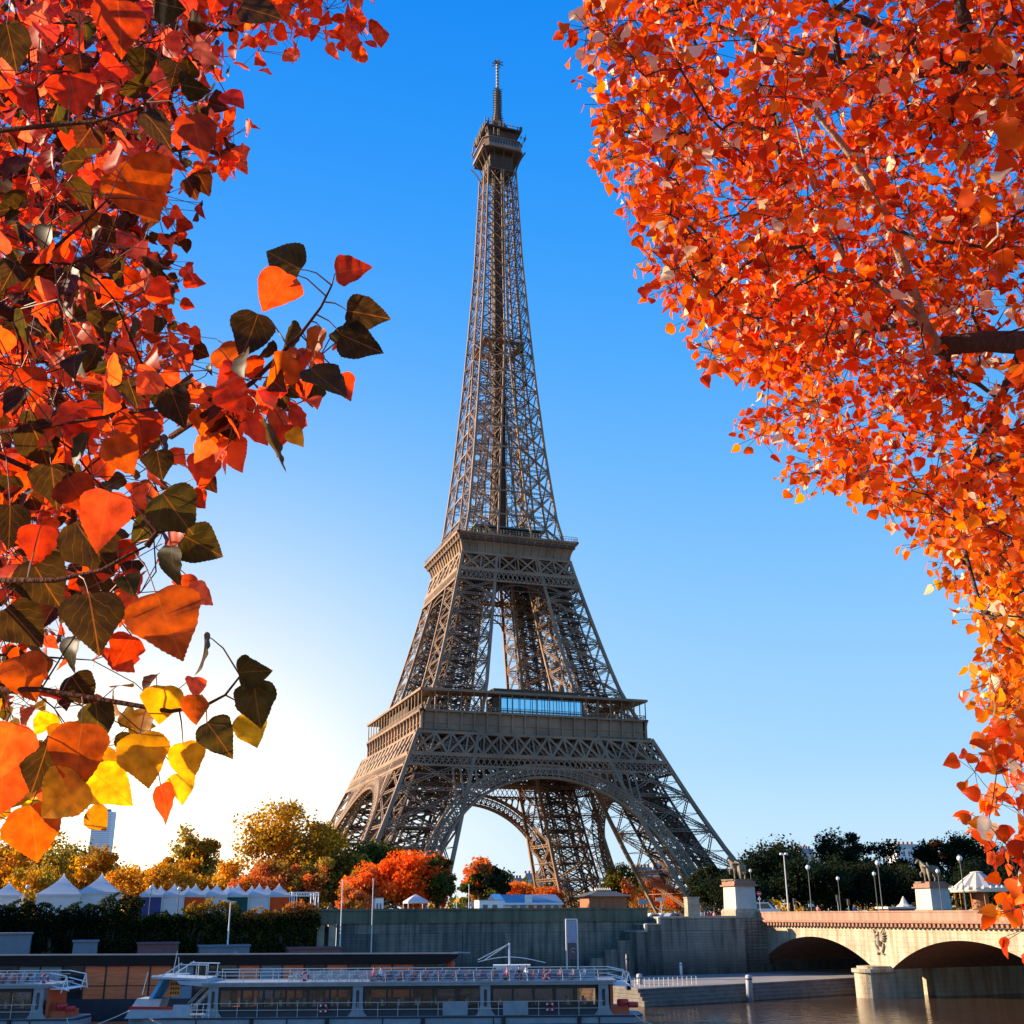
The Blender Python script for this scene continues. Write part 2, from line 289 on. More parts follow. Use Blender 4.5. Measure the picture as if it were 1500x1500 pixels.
def canvas(m, f=0.45):
    t = m.node_tree; b = t.nodes['Principled BSDF']; o = t.nodes['Material Output']; tr = t.nodes.new('ShaderNodeBsdfTranslucent'); t.links.new(b.inputs['Base Color'].links[0].from_socket, tr.inputs[0]); mx = t.nodes.new('ShaderNodeMixShader'); mx.inputs[0].default_value = f; t.links.new(b.outputs[0], mx.inputs[1]); t.links.new(tr.outputs[0], mx.inputs[2]); t.links.new(mx.outputs[0], o.inputs['Surface']); return m
TENT = mat('tent_canvas', (0.86, 0.86, 0.86), 0.7, 0, 0.06, 0.8, 0.1)
PURPLE = mat('violet_cloth', (0.11, 0.10, 0.30), 0.7); GREEN = mat('green_cloth', (0.02, 0.13, 0.10), 0.7); ORCLOTH = mat('orange_cloth', (1.0, 0.13, 0.012), 0.7)
KIOSK = mat('kiosk_wood', (0.30, 0.105, 0.04), 0.6, 0, 0.3, 1.5, stretch=(3, 3, 0.4)); KROOF = mat('kiosk_roof', (0.10, 0.085, 0.065), 0.7, 0, 0.25, 2)
BARK = mat('bark', (0.055, 0.038, 0.025), 0.9, 0, 0.45, 6, 0.5, 30, stretch=(1, 1, 0.3)); LITBARK = mat('lit_bark', (0.34, 0.24, 0.16), 0.8, 0, 0.4, 9, 0.4, 30, stretch=(1, 1, 0.3))  # the paler bark has the sunlight on one bough put into its colour
LAMPGREY = mat('lamp_post_paint', (0.10, 0.095, 0.085), 0.5, 0, 0.1, 2); GLOBE = mat('lamp_globe', (0.8, 0.8, 0.76), 0.15, 0, 0.03, 2)
PILE = mat('mooring_pile', (0.33, 0.33, 0.34), 0.7, 0, 0.3, 2, stretch=(1, 1, 0.3))
for _m in (TENT, PURPLE, GREEN, ORCLOTH): canvas(_m)
DULLBOX = mat('grey_cladding', (0.20, 0.21, 0.24), 0.7, 0, 0.12, 1); MAROON = mat('maroon_sheet', (0.22, 0.08, 0.08), 0.6, 0, 0.2, 1)
GLASS = glassmat('boat_glass', (0.88, 0.80, 0.74), 0.02); DGLASS = mat('dark_glass', (0.02, 0.025, 0.03), 0.08, 0, 0.1, 1, spec=0.8)
BLUESCREEN = mat('blue_screen', (0.10, 0.42, 0.75), 0.15, 0, 0.2, 1)
BLUEROOF = mat('blue_grey_roof', (0.20, 0.28, 0.36), 0.5, 0, 0.1, 0.5)
HAUSS = mat('pale_facade', (0.52, 0.47, 0.40), 0.8, 0, 0.1, 0.1); ZINC = mat('zinc_roof', (0.22, 0.24, 0.28), 0.6, 0, 0.1, 0.1); FARHAZE = mat('hazed_facade', (0.80, 0.80, 0.80), 0.5, 0, 0.06, 0.02)  # office tower facade painted pale for distant haze; the building itself is dark
SKIN = mat('skin', (0.50, 0.30, 0.21), 0.6); HAIR = mat('hair', (0.04, 0.025, 0.015), 0.7)
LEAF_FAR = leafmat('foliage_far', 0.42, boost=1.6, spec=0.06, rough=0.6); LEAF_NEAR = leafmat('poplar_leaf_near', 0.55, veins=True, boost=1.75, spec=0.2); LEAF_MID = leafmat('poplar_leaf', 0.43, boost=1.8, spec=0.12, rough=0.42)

# ------------------------------------------------------------------ ground, water, quays
WATER_Z, GZ, QZ = -8.0, 1.0, -6.1
wm = mat('river_water', (0.060, 0.036, 0.022), 0.10, 0, 0.15, 0.05)
_t = wm.node_tree; _b = _t.nodes['Principled BSDF']; _b.inputs['IOR'].default_value = 1.33
_tc = _t.nodes.new('ShaderNodeTexCoord'); _mp = _t.nodes.new('ShaderNodeMapping'); _mp.inputs['Scale'].default_value = (0.55, 1.5, 1); _mp.inputs['Rotation'].default_value = (0, 0, YAW); _t.links.new(_tc.outputs['Object'], _mp.inputs['Vector'])
_n = _t.nodes.new('ShaderNodeTexNoise'); _n.inputs['Scale'].default_value = 0.9; _n.inputs['Detail'].default_value = 5; _t.links.new(_mp.outputs[0], _n.inputs['Vector'])
_bp = _t.nodes.new('ShaderNodeBump'); _bp.inputs['Strength'].default_value = 0.35; _bp.inputs['Distance'].default_value = 0.25; _t.links.new(_n.outputs['Fac'], _bp.inputs['Height']); _t.links.new(_bp.outputs[0], _b.inputs['Normal'])
def sheet(name, x0, x1, y0, y1, z, m, nx=1, ny=1):
    mb = MB(); X, Y = np.meshgrid(np.linspace(x0, x1, nx+1), np.linspace(y0, y1, ny+1)); mb.grid(np.stack([X, Y, np.full_like(X, z)], -1)); return struct(mb.build(name, m))
sheet('water', -6000, 6000, -341, -150, WATER_Z, wm)
sheet('ground', -9000, 9000, -179.2, 12000, GZ, GROUND)
sheet('pavement', -9000, 9000, -9000, -337.6, GZ, PAVE)
sheet('road', -900, 900, -168, -154, GZ+0.01, ASPHALT)
m_ = MB(); m_.bb(-900, 900, -338.4, -337.6, -10, GZ+0.004); tag(m_.build('river_wall', STONE_W), 'stone river wall below the pavement on the near bank', 'wall')
# lower quay on the far bank, its stepped edge turning out towards the bridge
qp = [(-900, -179.5), (-900, -194), (-57, -194), (-53.6, -211), (-47, -209.6), (-16, -201.6), (60, -201.6), (60, -179.5)]
m_ = MB()
for k in range(4):
    o_ = 0.55*k; m_.prism([(x, y-(o_ if y < -190 else 0)) for x, y in qp], 'z', QZ-0.42*(k+1)-(0.9 if k == 3 else 0), QZ-0.42*k)
struct(m_.build('lower_quay', STEPSTONE))
m_ = MB(); m_.prism([(x, y+(0.25 if y < -190 else 0)) for x, y in qp], 'z', QZ+0.003, QZ+0.03); struct(m_.build('quay_pavement', PAVE))

# ------------------------------------------------------------------ quay wall
root = thing('quay_wall', 'long dark grey stone quay wall with olive stained parapet', 'wall', (-60, -180, 0))
m_ = MB(); m_.bb(-24.4, 23, 0, 0.8, -8.5, 1.5); m_.bb(-24.4, 23, -0.25, 0, -8.5, -4.9)
for x in (-14.2, -6.3, 2.0, 10.5, 18): m_.bb(x, x+0.35, -0.12, 0, -4.9, 1.4)
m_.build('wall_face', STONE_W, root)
m_ = MB(); m_.bb(-34, 23, -0.18, 0.9, 1.5, 3.05); m_.bb(-34, 23, -0.32, 1.0, 3.05, 3.36); m_.bb(-34, 23, -0.26, -0.18, 1.42, 1.62); m_.build('parapet', STONE_WT, root)
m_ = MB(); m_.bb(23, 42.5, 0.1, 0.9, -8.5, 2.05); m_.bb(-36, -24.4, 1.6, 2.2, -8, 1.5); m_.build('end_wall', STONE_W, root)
# terrace front with piers and dark bays on the left, behind the hanging shrubs
root = thing('terrace_wall', 'low terrace wall with square piers behind the hanging shrubs', 'wall', (-60, -180, 0))
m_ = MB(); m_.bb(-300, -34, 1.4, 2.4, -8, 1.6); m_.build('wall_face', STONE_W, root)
m_ = MB(); m_.bb(-300, -34, -0.1, 1.4, 1.3, 2.5); m_.bb(-300, -34, -0.25, 1.5, 2.5, 2.75); m_.build('parapet', STONE_WT, root)
for px in (70, 213, 415, 470, 487):
    m_ = MB(); x = ony(px, 1370, -180)[0]+60; m_.bb(x-0.5, x+0.5, 0.1, 1.4, QZ, 1.3); m_.build('pier', STONE_PEDB, root)
# stair against the wall
root = thing('quay_stair', 'stone stair climbing against the quay wall towards the bridge', 'stairs', (-50, -180.2, QZ))
m_ = MB(); n_ = 26
for i in range(n_):
    x0 = i*0.5; m_.bb(x0, x0+0.5, -2.6, 0, -2, 0.27*(i+1)-0.3)
m_.build('flight', STONE_W, root)
m_ = MB()
for i in range(6): x0 = i*2.15; m_.bb(x0, x0+2.15, -3.0, -2.6, -2, 0.55+1.18*i+0.8)
m_.build('stair_wall', STONE_W, root)
root = thing('stair_landing', 'stone landing block with stepped shoulders beside the bridge end', 'landing', (-37, -180.2, 0))
m_ = MB(); m_.bb(0, 14, -4.2, 0, -8.5, 1.75); m_.bb(-2.2, 0, -4.2, 0, -8.5, 0.85); m_.bb(-4.0, -2.2, -4.2, 0, -8.5, -0.1)
m_.build('block', STONE_W, root)
m_ = MB(); m_.bb(-0.1, 14, -4.35, 0, 1.75, 2.02); m_.bb(-2.3, -0.1, -4.35, 0, 0.85, 1.05); m_.bb(-4.1, -2.3, -4.35, 0, -0.1, 0.1); m_.build('coping', STONE_PEDB, root)
for x, z in ((-0.25, 1.05), (-2.45, 0.1)):
    m_ = MB(); m_.box((x, -4.1, z+0.45), (0.4, 0.4, 0.9)); m_.build('corner_post', STONE_PED, root)

# ------------------------------------------------------------------ bridge
BX0, BX1 = -17.5, 17.5
root = thing('stone_bridge', 'cream stone arched bridge with reddish parapet crossing the river', 'bridge', (0, -180, 0))
sp_y = []; pier = []; y = 0.0
for k in range(5):
    sp_y.append((-y-0.0, -y-28.0)); y += 28.0
    if k < 4: pier.append((-y, -y-4.0)); y += 4.0
def arch_z(t): # t in 0..1 over the span
    Rr = (14**2+3.7**2)/(2*3.7); d = (t-0.5)*28; return -0.85-Rr+math.sqrt(Rr*Rr-d*d)
m_ = MB(); md = MB()
TOPZ = 0.55
ys, zs = [0.6], [-9.0]
for a, b in sp_y:
    for i in range(33):
        t = i/32; ys.append(a+(b-a)*t); zs.append(arch_z(t))
ys = np.array(ys[1:]); zs = np.array(zs[1:])
for X in (BX0, BX1):
    g_ = np.stack([np.stack([np.full_like(ys, X), ys, zs], -1), np.stack([np.full_like(ys, X), ys, np.full_like(ys, TOPZ)], -1)], 0); m_.grid(g_)
m_.build('spandrel', STONE_B, root)
m_ = MB(); m_.bb(BX0, BX1, 0.003, 3.5, -9, TOPZ); m_.build('abutment_face', STONE_W, root)
for a, b in sp_y:
    t = np.linspace(0, 1, 33); yy = a+(b-a)*t; zz = np.array([arch_z(q) for q in t])
    md.grid(np.stack([np.stack([np.full_like(yy, BX0), yy, zz], -1), np.stack([np.full_like(yy, BX1), yy, zz], -1)], 0))
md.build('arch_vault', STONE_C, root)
m_ = MB()
for a, b in sp_y:  # archivolt ring standing proud of the face
    t = np.linspace(0, 1, 41); yy = a+(b-a)*t; zz = np.array([arch_z(q) for q in t]); nrm = np.gradient(np.stack([yy, zz], 1), axis=0); nrm /= np.linalg.norm(nrm, axis=1, keepdims=True)
    oy = yy+nrm[:, 1]*0.55*np.sign(b-a)*-1*-1; oz = zz+0.62*np.abs(nrm[:, 0]); oy = yy+nrm[:, 1]*0.62*(1 if nrm[0, 0] < 0 else -1)
    inn = np.stack([np.full_like(yy, BX0-0.06), yy, zz], -1); out_ = np.stack([np.full_like(yy, BX0-0.06), oy, oz], -1)
    m_.grid(np.stack([inn+np.array([0.06, 0, 0]), inn, out_, out_+np.array([0.06, 0, 0])], 0))
m_.build('arch_ring', STONE_B, root)
for a, b in pier:
    c = (a+b)/2; m_ = MB()
    for X, sgn in ((BX0, -1), (BX1, 1)):
        poly = [(X-sgn*0.2, a-0.1), (X+sgn*2.4, a-0.1)]+[(X+sgn*(2.4+1.7*math.sin(q)), c+1.9*math.cos(q)) for q in np.linspace(0.15, math.pi-0.15, 9)]+[(X+sgn*2.4, b+0.1), (X-sgn*0.2, b+0.1)]
        m_.prism(poly, 'z', -9.5, -4.95)
    m_.bb(BX0+0.2, -13.0, a, b, -9.5, -4.45); m_.bb(-10.4, BX1-0.2, a, b, -9.5, -4.45); pr = m_.build('pier', STONE_B, root)
    for X, sgn in ((BX0, -1), (BX1, 1)):
        m_ = MB()
        poly = [(X-sgn*0.15, a+0.15), (X+sgn*2.4, a+0.15)]+[(X+sgn*(2.4+2.0*math.sin(q)), c+2.2*math.cos(q)) for q in np.linspace(0.15, math.pi-0.15, 9)]+[(X+sgn*2.4, b-0.15), (X-sgn*0.15, b-0.15)]
        m_.prism(poly, 'z', -4.95, -4.5); poly2 = [(X+(u-X)*0.82, c+(v-c)*0.85) for u, v in poly]; m_.prism(poly2, 'z', -4.5, -4.2); m_.build('pier_cap', STONE_B, pr)
    # eagle with spread wings inside a laurel wreath above the pier
    m_ = MB(); X = BX0-0.12; zc = -1.0
    q = np.linspace(0, 2*math.pi, 25); m_.tube(np.stack([np.full(25, X), c+0.85*np.cos(q), zc-0.35+1.15*np.sin(q)], 1), 0.2, 6, False)
    m_.sphere((X-0.12, c, zc-0.2), 0.36, 10, 6, 1.9); m_.sphere((X-0.2, c-0.12, zc+0.78), 0.2, 8, 5)
    for sg in (-1, 1):
        for j in range(6):
            an = R_(62-19*j); l = 1.75-0.16*j
            p0 = np.array([X-0.05, c+sg*0.35, zc+0.15-0.03*j]); p1 = p0+np.array([0, sg*l*math.cos(an)*0.95, l*math.sin(an)*0.75+0.1]); m_.tube([p0, (p0+p1)/2+np.array([-0.12, 0, 0.06]), p1], [0.16, 0.17, 0.05], 5)
        m_.tube([(X, c+sg*0.2, zc-1.3), (X-0.1, c+sg*0.5, zc-1.75), (X, c+sg*0.95, zc-1.8)], [0.18, 0.16, 0.06], 5)
    m_.build('eagle_relief', STONE_PEDB, root, smooth=True)
YE = -156.5
m_ = MB()
for X, sg in ((BX0, -1), (BX1, 1)):
    m_.bb(X-0.3, X+0.3, YE, 3.2, TOPZ, 0.72) ; m_.bb(X+sg*0.75-0.35, X+sg*0.75+0.35, YE, 3.2, 1.1, 1.42); m_.bb(X-0.2, X+0.2, YE, 3.2, 0.72, 1.1)
    n_ = 190 if sg < 0 else 190
    for i in range(n_):
        y_ = 3.0-i*(3.0-YE)/n_; m_.bb(X+sg*0.22, X+sg*0.92, y_-0.26, y_+0.14, 0.62, 1.098)
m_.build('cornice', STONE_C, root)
m_ = MB()
for X, sg in ((BX0, -1), (BX1, 1)):
    m_.bb(X+sg*0.45-0.25, X+sg*0.45+0.25, YE, 3.2, 1.42, 2.42); m_.bb(X+sg*0.45-0.34, X+sg*0.45+0.34, YE, 3.2, 2.42, 2.62)
m_.build('parapet', STONE_P, root)
m_ = MB(); m_.bb(BX0+0.3, BX1-0.3, YE, 3.3, TOPZ, 1.2); m_.build('deck', ASPHALT, root)
# rusticated abutment under the pedestal
root = thing('bridge_abutment', 'dark rusticated stone abutment below the left statue pedestal', 'abutment', (-21.2, -180.4, 0))
m_ = MB()
for i in range(13): z0 = -5.0+i*0.52; m_.bb(-2.9, 3.65, -1.6+0.05*(i % 2), 1.2, z0+0.04, z0+0.5); m_.bb(-2.8, 3.6, -1.45, 1.1, z0-0.02, z0+0.06)
m_.build('courses', STONE_W, root)
m_ = MB(); m_.bb(-3.1, 3.85, -2.0, 1.3, -9, -5.0); m_.build('plinth', STONE_W, root)

# ------------------------------------------------------------------ skin-modifier figures
def skinned(name, verts, edges, radii, mats, parent=None, loc=(0, 0, 0), rz=0, rootv=0, sub=2, region=None):
    me = bpy.data.meshes.new(name+'_cage'); me.from_pydata(verts, edges, []); o = bpy.data.objects.new(name+'_cage', me); col.objects.link(o)
    sk = o.modifiers.new('s', 'SKIN')
    sv = me.skin_vertices[0].data if me.skin_vertices else None
    if sv is None: me.skin_vertices.new(name='s') if hasattr(me.skin_vertices, 'new') else None; sv = me.skin_vertices[0].data
    for i, r in enumerate(radii): sv[i].radius = (r if isinstance(r, tuple) else (r, r)); sv[i].use_root = (i == rootv)
    ss = o.modifiers.new('u', 'SUBSURF'); ss.levels = sub; ss.render_levels = sub
    dg = bpy.context.evaluated_depsgraph_get(); dg.update(); nm = bpy.data.meshes.new_from_object(o.evaluated_get(dg)); nm.name = name
    bpy.data.objects.remove(o); bpy.data.meshes.remove(me)
    nm.materials.clear()
    for m in mats: nm.materials.append(m)
    for p in nm.polygons:
        p.use_smooth = True
        if region: p.material_index = region(p.center)
    ob = bpy.data.objects.new(name, nm); col.objects.link(ob); ob.location = loc; ob.rotation_euler = (0, 0, rz)
    if parent: ob.parent = parent
    return ob
def cloth(name, c): return mat(name, c, 0.8, 0, 0.15, 6)
SHIRTS = {k: cloth(k, c) for k, c in dict(red_top=(0.5, 0.04, 0.04), white_top=(0.75, 0.74, 0.7), navy_top=(0.02, 0.03, 0.08), blue_top=(0.06, 0.16, 0.35), dark_trousers=(0.03, 0.03, 0.04), pink_top=(0.6, 0.2, 0.25)).items()}
def person(label, loc, rz, top, legs, sit=False, group=None):
    if sit:
        V = [(0, 0, 0.48), (0, 0.03, 0.78), (0, 0.03, 1.0), (0, 0.02, 1.1), (0, -0.01, 1.22), (0, -0.01, 1.32)]; hz = 0.48
        legv = [((0.1, -0.05, 0.48), (0.12, -0.45, 0.5), (0.12, -0.45, 0.08), (0.12, -0.6, 0.05))]
        armv = [((0.19, 0.03, 1.0), (0.25, -0.02, 0.74), (0.18, -0.28, 0.62))]
    else:
        V = [(0, 0, 0.92), (0, 0, 1.15), (0, 0, 1.42), (0, 0, 1.5), (0, -0.02, 1.6), (0, -0.02, 1.71)]; hz = 0.95
        legv = [((0.1, 0, 0.88), (0.11, -0.02, 0.48), (0.12, 0.03, 0.09), (0.13, -0.12, 0.05))]
        armv = [((0.19, 0, 1.4), (0.25, 0.02, 1.12), (0.24, -0.1, 0.88))]
    Rr = [(0.16, 0.12), (0.15, 0.11), (0.18, 0.11), 0.06, (0.085, 0.1), (0.07, 0.085)]; E = [(0, 1), (1, 2), (2, 3), (3, 4), (4, 5)]; V = list(V)
    for ch, base, rr in ((legv, 0, (0.09, 0.065, 0.045, 0.04)), (armv, 2, (0.055, 0.045, 0.035))):
        for c in ch:
            for sg in (-1, 1):
                p = base
                for q, r in zip(c, rr): V.append((q[0]*sg, q[1], q[2])); Rr.append(r); E.append((p, len(V)-1)); p = len(V)-1
    root = thing('person', label, 'person', loc, rz, group)
    headz = V[4][2]-0.1
    skinned('body', V, E, Rr, [SKIN, SHIRTS[top], SHIRTS[legs]], root, region=lambda c: 0 if c.z > headz else (2 if (c.z < hz and abs(c.x) < 0.2) or (sit and c.y < -0.3 and c.z < 0.58) else 1), sub=1)
    m_ = MB(); m_.sphere((0, 0.02, V[5][2]-0.0), 0.105, 10, 6, 0.9); m_.build('hair', HAIR, root, True)
    return root
def pedestal(label, loc, w=3.7, d=3.9, h=5.0, group='pedestals at the bridge end'):
    root = thing('statue_pedestal', label, 'pedestal', loc, 0, group)
    m_ = MB(); m_.bb(-w/2-0.35, w/2+0.35, -d/2-0.35, d/2+0.35, 0, 1.3); m_.bb(-w/2-0.2, w/2+0.2, -d/2-0.2, d/2+0.2, 1.3, 1.5); m_.build('base', STONE_PEDB, root)
    m_ = MB(); m_.box((0, 0, 1.5+(h-1.5)/2), (w, d, h-1.5), 0, 0.955); m_.build('shaft', STONE_PED, root)
    m_ = MB(); m_.bb(-w/2-0.3, w/2+0.3, -d/2-0.3, d/2+0.3, h, h+0.22); m_.bb(-w/2-0.05, w/2+0.05, -d/2-0.05, d/2+0.05, h+0.22, h+0.75); m_.bb(-w/2+0.25, w/2-0.25, -d/2+0.25, d/2-0.25, h+0.75, h+1.0); m_.build('cap', STONE_C, root)
    return h+1.0
def horse_statue(label, loc, rz, flip=1, s=1.0):
    # horse standing with arched neck and raised foreleg, warrior standing at its shoulder
    V = [(0, 0, 1.75), (-0.75, 0, 1.8), (0.7, 0, 1.85), (1.1, 0, 2.35), (1.35, 0, 2.85), (1.55, 0, 2.9), (1.95, 0, 2.45)]
    Rr = [0.48, 0.52, 0.5, 0.33, 0.24, 0.22, 0.12]; E = [(0, 1), (0, 2), (2, 3), (3, 4), (4, 5), (5, 6)]
    for (b, ch) in ((1, [((-0.95, 0.25, 1.3), 0.27), ((-0.8, 0.26, 0.95), 0.17), ((-1.1, 0.26, 0.6), 0.12), ((-1.0, 0.26, 0.06), 0.13)]), (1, [((-0.85, -0.25, 1.3), 0.27), ((-0.6, -0.26, 0.95), 0.17), ((-0.85, -0.26, 0.6), 0.12), ((-0.75, -0.26, 0.06), 0.13)]),
                    (2, [((0.8, 0.24, 1.3), 0.22), ((0.85, 0.24, 0.75), 0.13), ((0.85, 0.24, 0.06), 0.13)]), (2, [((0.9, -0.24, 1.35), 0.22), ((1.3, -0.24, 1.15), 0.13), ((1.15, -0.24, 0.65), 0.11)]),
                    (1, [((-1.3, 0, 1.9), 0.13), ((-1.5, 0, 1.4), 0.16), ((-1.45, 0, 0.8), 0.07)])):
        p = b
        for q, r in ch: V.append(q); Rr.append(r); E.append((p, len(V)-1)); p = len(V)-1
    k = len(V); o = (0.55, -0.85*flip, 0)
    W_ = [((0, 0, 1.2), 0.25), ((0, 0, 1.6), 0.25), ((0, 0, 2.0), 0.3), ((0, 0, 2.25), 0.11), ((0.03, 0, 2.42), 0.15), ((0.03, 0, 2.6), 0.17),
          ((0.0, 0.17, 1.1), 0.19), ((0.05, 0.18, 0.62), 0.14), ((0.0, 0.18, 0.08), 0.13), ((0.0, -0.17, 1.1), 0.19), ((-0.1, -0.2, 0.62), 0.14), ((-0.2, -0.2, 0.08), 0.13),
          ((0, 0.36, 2.0), 0.13), ((0.25, 0.5, 1.75), 0.1), ((0.55, 0.55, 2.05), 0.09), ((0, -0.36, 2.0), 0.13), ((-0.1, -0.45, 1.6), 0.1), ((0.1, -0.42, 1.3), 0.09)]
    for q, r in W_: V.append((q[0]+o[0], q[1]+o[1], q[2])); Rr.append(r)
    E += [(k+a, k+b) for a, b in ((0, 1), (1, 2), (2, 3), (3, 4), (4, 5), (0, 6), (6, 7), (7, 8), (0, 9), (9, 10), (10, 11), (2, 12), (12, 13), (13, 14), (2, 15), (15, 16), (16, 17))]
    # tie the warrior's raised hand to the horse's neck so that the group is one carved block
    E.append((k+14, 3))
    root = thing('horse_statue', label, 'statue', loc, rz, 'statues at the bridge end'); root.scale = (s, s, s)
    skinned('figures', V, E, Rr, [STATUE], root)
    m_ = MB(); m_.bb(-1.55, 1.75, -1.45, 0.75, -0.12, 0.05); m_.build('plinth', STATUE, root)
P1 = ony(1074, 1340, -178.6); h1 = pedestal('pale statue pedestal at the near end of the bridge, a street lamp behind it', (P1[0]+1.7, -178.0, 1.55), 3.7, 3.9, 4.9)
horse_statue('weathered statue of a horse and warrior on the pedestal by the quay wall', (P1[0]+1.7, -178.0, 1.55+h1), R_(196), -1, 1.2)
P2 = ony(1372, 1333, -178.6); h2 = pedestal('pale statue pedestal on the far side of the bridge, in front of the carousel', (P2[0], -178.0, 1.3), 3.9, 4.1, 4.9)
horse_statue('weathered statue of a horse and warrior on the pedestal beside the carousel', (P2[0], -178.0, 1.3+h2), R_(165), -1, 1.2)

# ------------------------------------------------------------------ the iron tower
ZT = [0, 20, 30, 40, 50, 57.6, 66, 75, 85, 95, 106, 115.7, 123, 150, 178, 203, 229, 250, 268, 278]
WT = [61.0, 50.2, 45.4, 41.0, 36.8, 33.2, 29.7, 27.1, 24.5, 22.0, 19.4, 17.3, 15.5, 12.6, 10.3, 8.6, 7.0, 6.2, 5.5, 5.3]
ZI = [0, 20, 40, 57.6, 66, 85, 110, 121, 150, 178, 196, 400]; WI = [36.5, 29, 22, 16.5, 14, 10.8, 7, 5.4, 3.4, 1.6, 0.6, 0.0]
w_ = lambda z: np.interp(z, ZT, WT); i_ = lambda z: np.interp(z, ZI, WI)
trng = np.random.default_rng(5)
def girder(mb, p, q, wd, t, nrm, lace=True):
    """trellis strut: two flats joined by zigzag lacing, lying in the plane whose normal is nrm"""
    p = np.asarray(p, float); q = np.asarray(q, float); d = q-p; l = np.linalg.norm(d); d = d/l; s = np.cross(nrm, d); s /= np.linalg.norm(s)
    mb.bars([p+s*wd/2, p-s*wd/2], [q+s*wd/2, q-s*wd/2], t, t*1.6, nrm)
    if lace:
        n = max(2, int(l/(wd*1.5))); k = np.arange(n+1)/n; pts = p+d*l*k[:, None]+s*wd/2*np.where(np.arange(n+1) % 2, 1, -1)[:, None]
        mb.bars(pts[:-1], pts[1:], t*0.7, t*0.5, nrm)
def nquad(a, b, c):
    n = np.cross(b-a, c-a); return n/max(np.linalg.norm(n), 1e-9)
def xpanel(mb, a, b, c, d, wd, t, horiz=True, lace=True):
    """a,b bottom; c,d top (a under c, b under d)"""
    n = nquad(a, b, c); girder(mb, a, d, wd, t, n, lace); girder(mb, b, c, wd, t, n, lace)
    if horiz: girder(mb, c, d, wd, t, n, lace)
tower = thing('iron_tower', 'tall brown wrought iron lattice tower with three platforms and a mast', 'tower', (0, 0, 0))
LV1 = [1.5, 13.5, 24.5, 34.5, 43.0, 51.5]; LV2 = [57.6, 66, 74.5, 82.5, 90, 96.5, 101.5, 105, 111]
def leg_corner(z, k, sx, sy):
    o, n = float(w_(z)), float(i_(z)); u, v = [(o, o), (n, o), (n, n), (o, n)][k]; return np.array([sx*u, sy*v, z])
def leg(sx, sy, levels, ch, wd, t, lace=True):
    mb = MB()
    for k in range(4):
        zz = np.linspace(levels[0], levels[-1], 12); P = np.array([leg_corner(z, k, sx, sy) for z in zz]); mb.bars(P[:-1], P[1:], ch, ch, (0, 1, 0))
    for a, b in zip(levels[:-1], levels[1:]):
        for k in range(4):
            A, B = leg_corner(a, k, sx, sy), leg_corner(a, (k+1) % 4, sx, sy); C_, D_ = leg_corner(b, k, sx, sy), leg_corner(b, (k+1) % 4, sx, sy)
            xpanel(mb, A, B, C_, D_, wd, t, True, lace)
            # secondary half-height tie and corner stiffeners
            m1, m2 = (A+C_)/2, (B+D_)/2; mb.bar(m1, m2, t*.9)
            mb.bars([A*.75+C_*.25, B*.75+D_*.25, C_*.75+A*.25, D_*.75+B*.25], [(A*.75+B*.25), (B*.75+A*.25), (C_*.75+D_*.25), (D_*.75+C_*.25)], t*0.8)
        # plan bracing and inner diagonals
        Q = [leg_corner(b, k, sx, sy) for k in range(4)]; girder(mb, Q[0], Q[2], wd, t, (0, 0, 1), lace); girder(mb, Q[1], Q[3], wd, t, (0, 0, 1), lace)
        P = [leg_corner(a, k, sx, sy) for k in range(4)]; mb.bars([P[0], P[1]], [Q[2], Q[3]], t*1.3)
    return mb
def leg_core(sx, sy, levels, t):
    mb = MB(); lv_ = []
    for a, b in zip(levels[:-1], levels[1:]): lv_ += [a, a+(b-a)/2]
    lv_.append(levels[-1]); c = lambda z, k: np.array([sx*(i_(z)+(w_(z)-i_(z))*(.22, .78, .78, .22)[k]), sy*(i_(z)+(w_(z)-i_(z))*(.22, .22, .78, .78)[k]), z])
    for a, b in zip(lv_[:-1], lv_[1:]):
        for k in range(4):
            k2 = (k+1) % 4; mb.bars([c(a, k), c(a, k), c(a, k2), c(b, k)], [c(b, k), c(b, k2), c(b, k), c(b, k2)], [t*1.5, t, t, t])
        mb.bars([c(b, 0), c(b, 1)], [c(b, 2), c(b, 3)], t)
    return mb
def rails(sx, sy, z0, z1, n=26):
    """lift track, stair flights and service pipes climbing inside a leg"""
    mb = MB(); zz = np.linspace(z0, z1, n); c = lambda z, a, b: np.array([sx*(i_(z)+(w_(z)-i_(z))*a), sy*(i_(z)+(w_(z)-i_(z))*b), z])
    for a, b, th in ((.38, .5, .5), (.62, .5, .5), (.5, .35, .3), (.3, .7, .3), (.75, .28, .25), (.2, .3, .2)):
        P = np.array([c(z, a, b) for z in zz]); mb.bars(P[:-1], P[1:], th)
    for k in range(n-1):
        z = zz[k]; mb.bar(c(z, .36, .5), c(z, .64, .5), .25); mb.bar(c(z, .3, .7), c(zz[k+1], .5, .35), .18)
        zz3 = np.linspace(z, zz[k+1], 3)
        for q in range(2): mb.bar(c(zz3[q], .25+.5*(q % 2), .78), c(zz3[q+1], .75-.5*(q % 2), .78), .9, .12)
    return mb
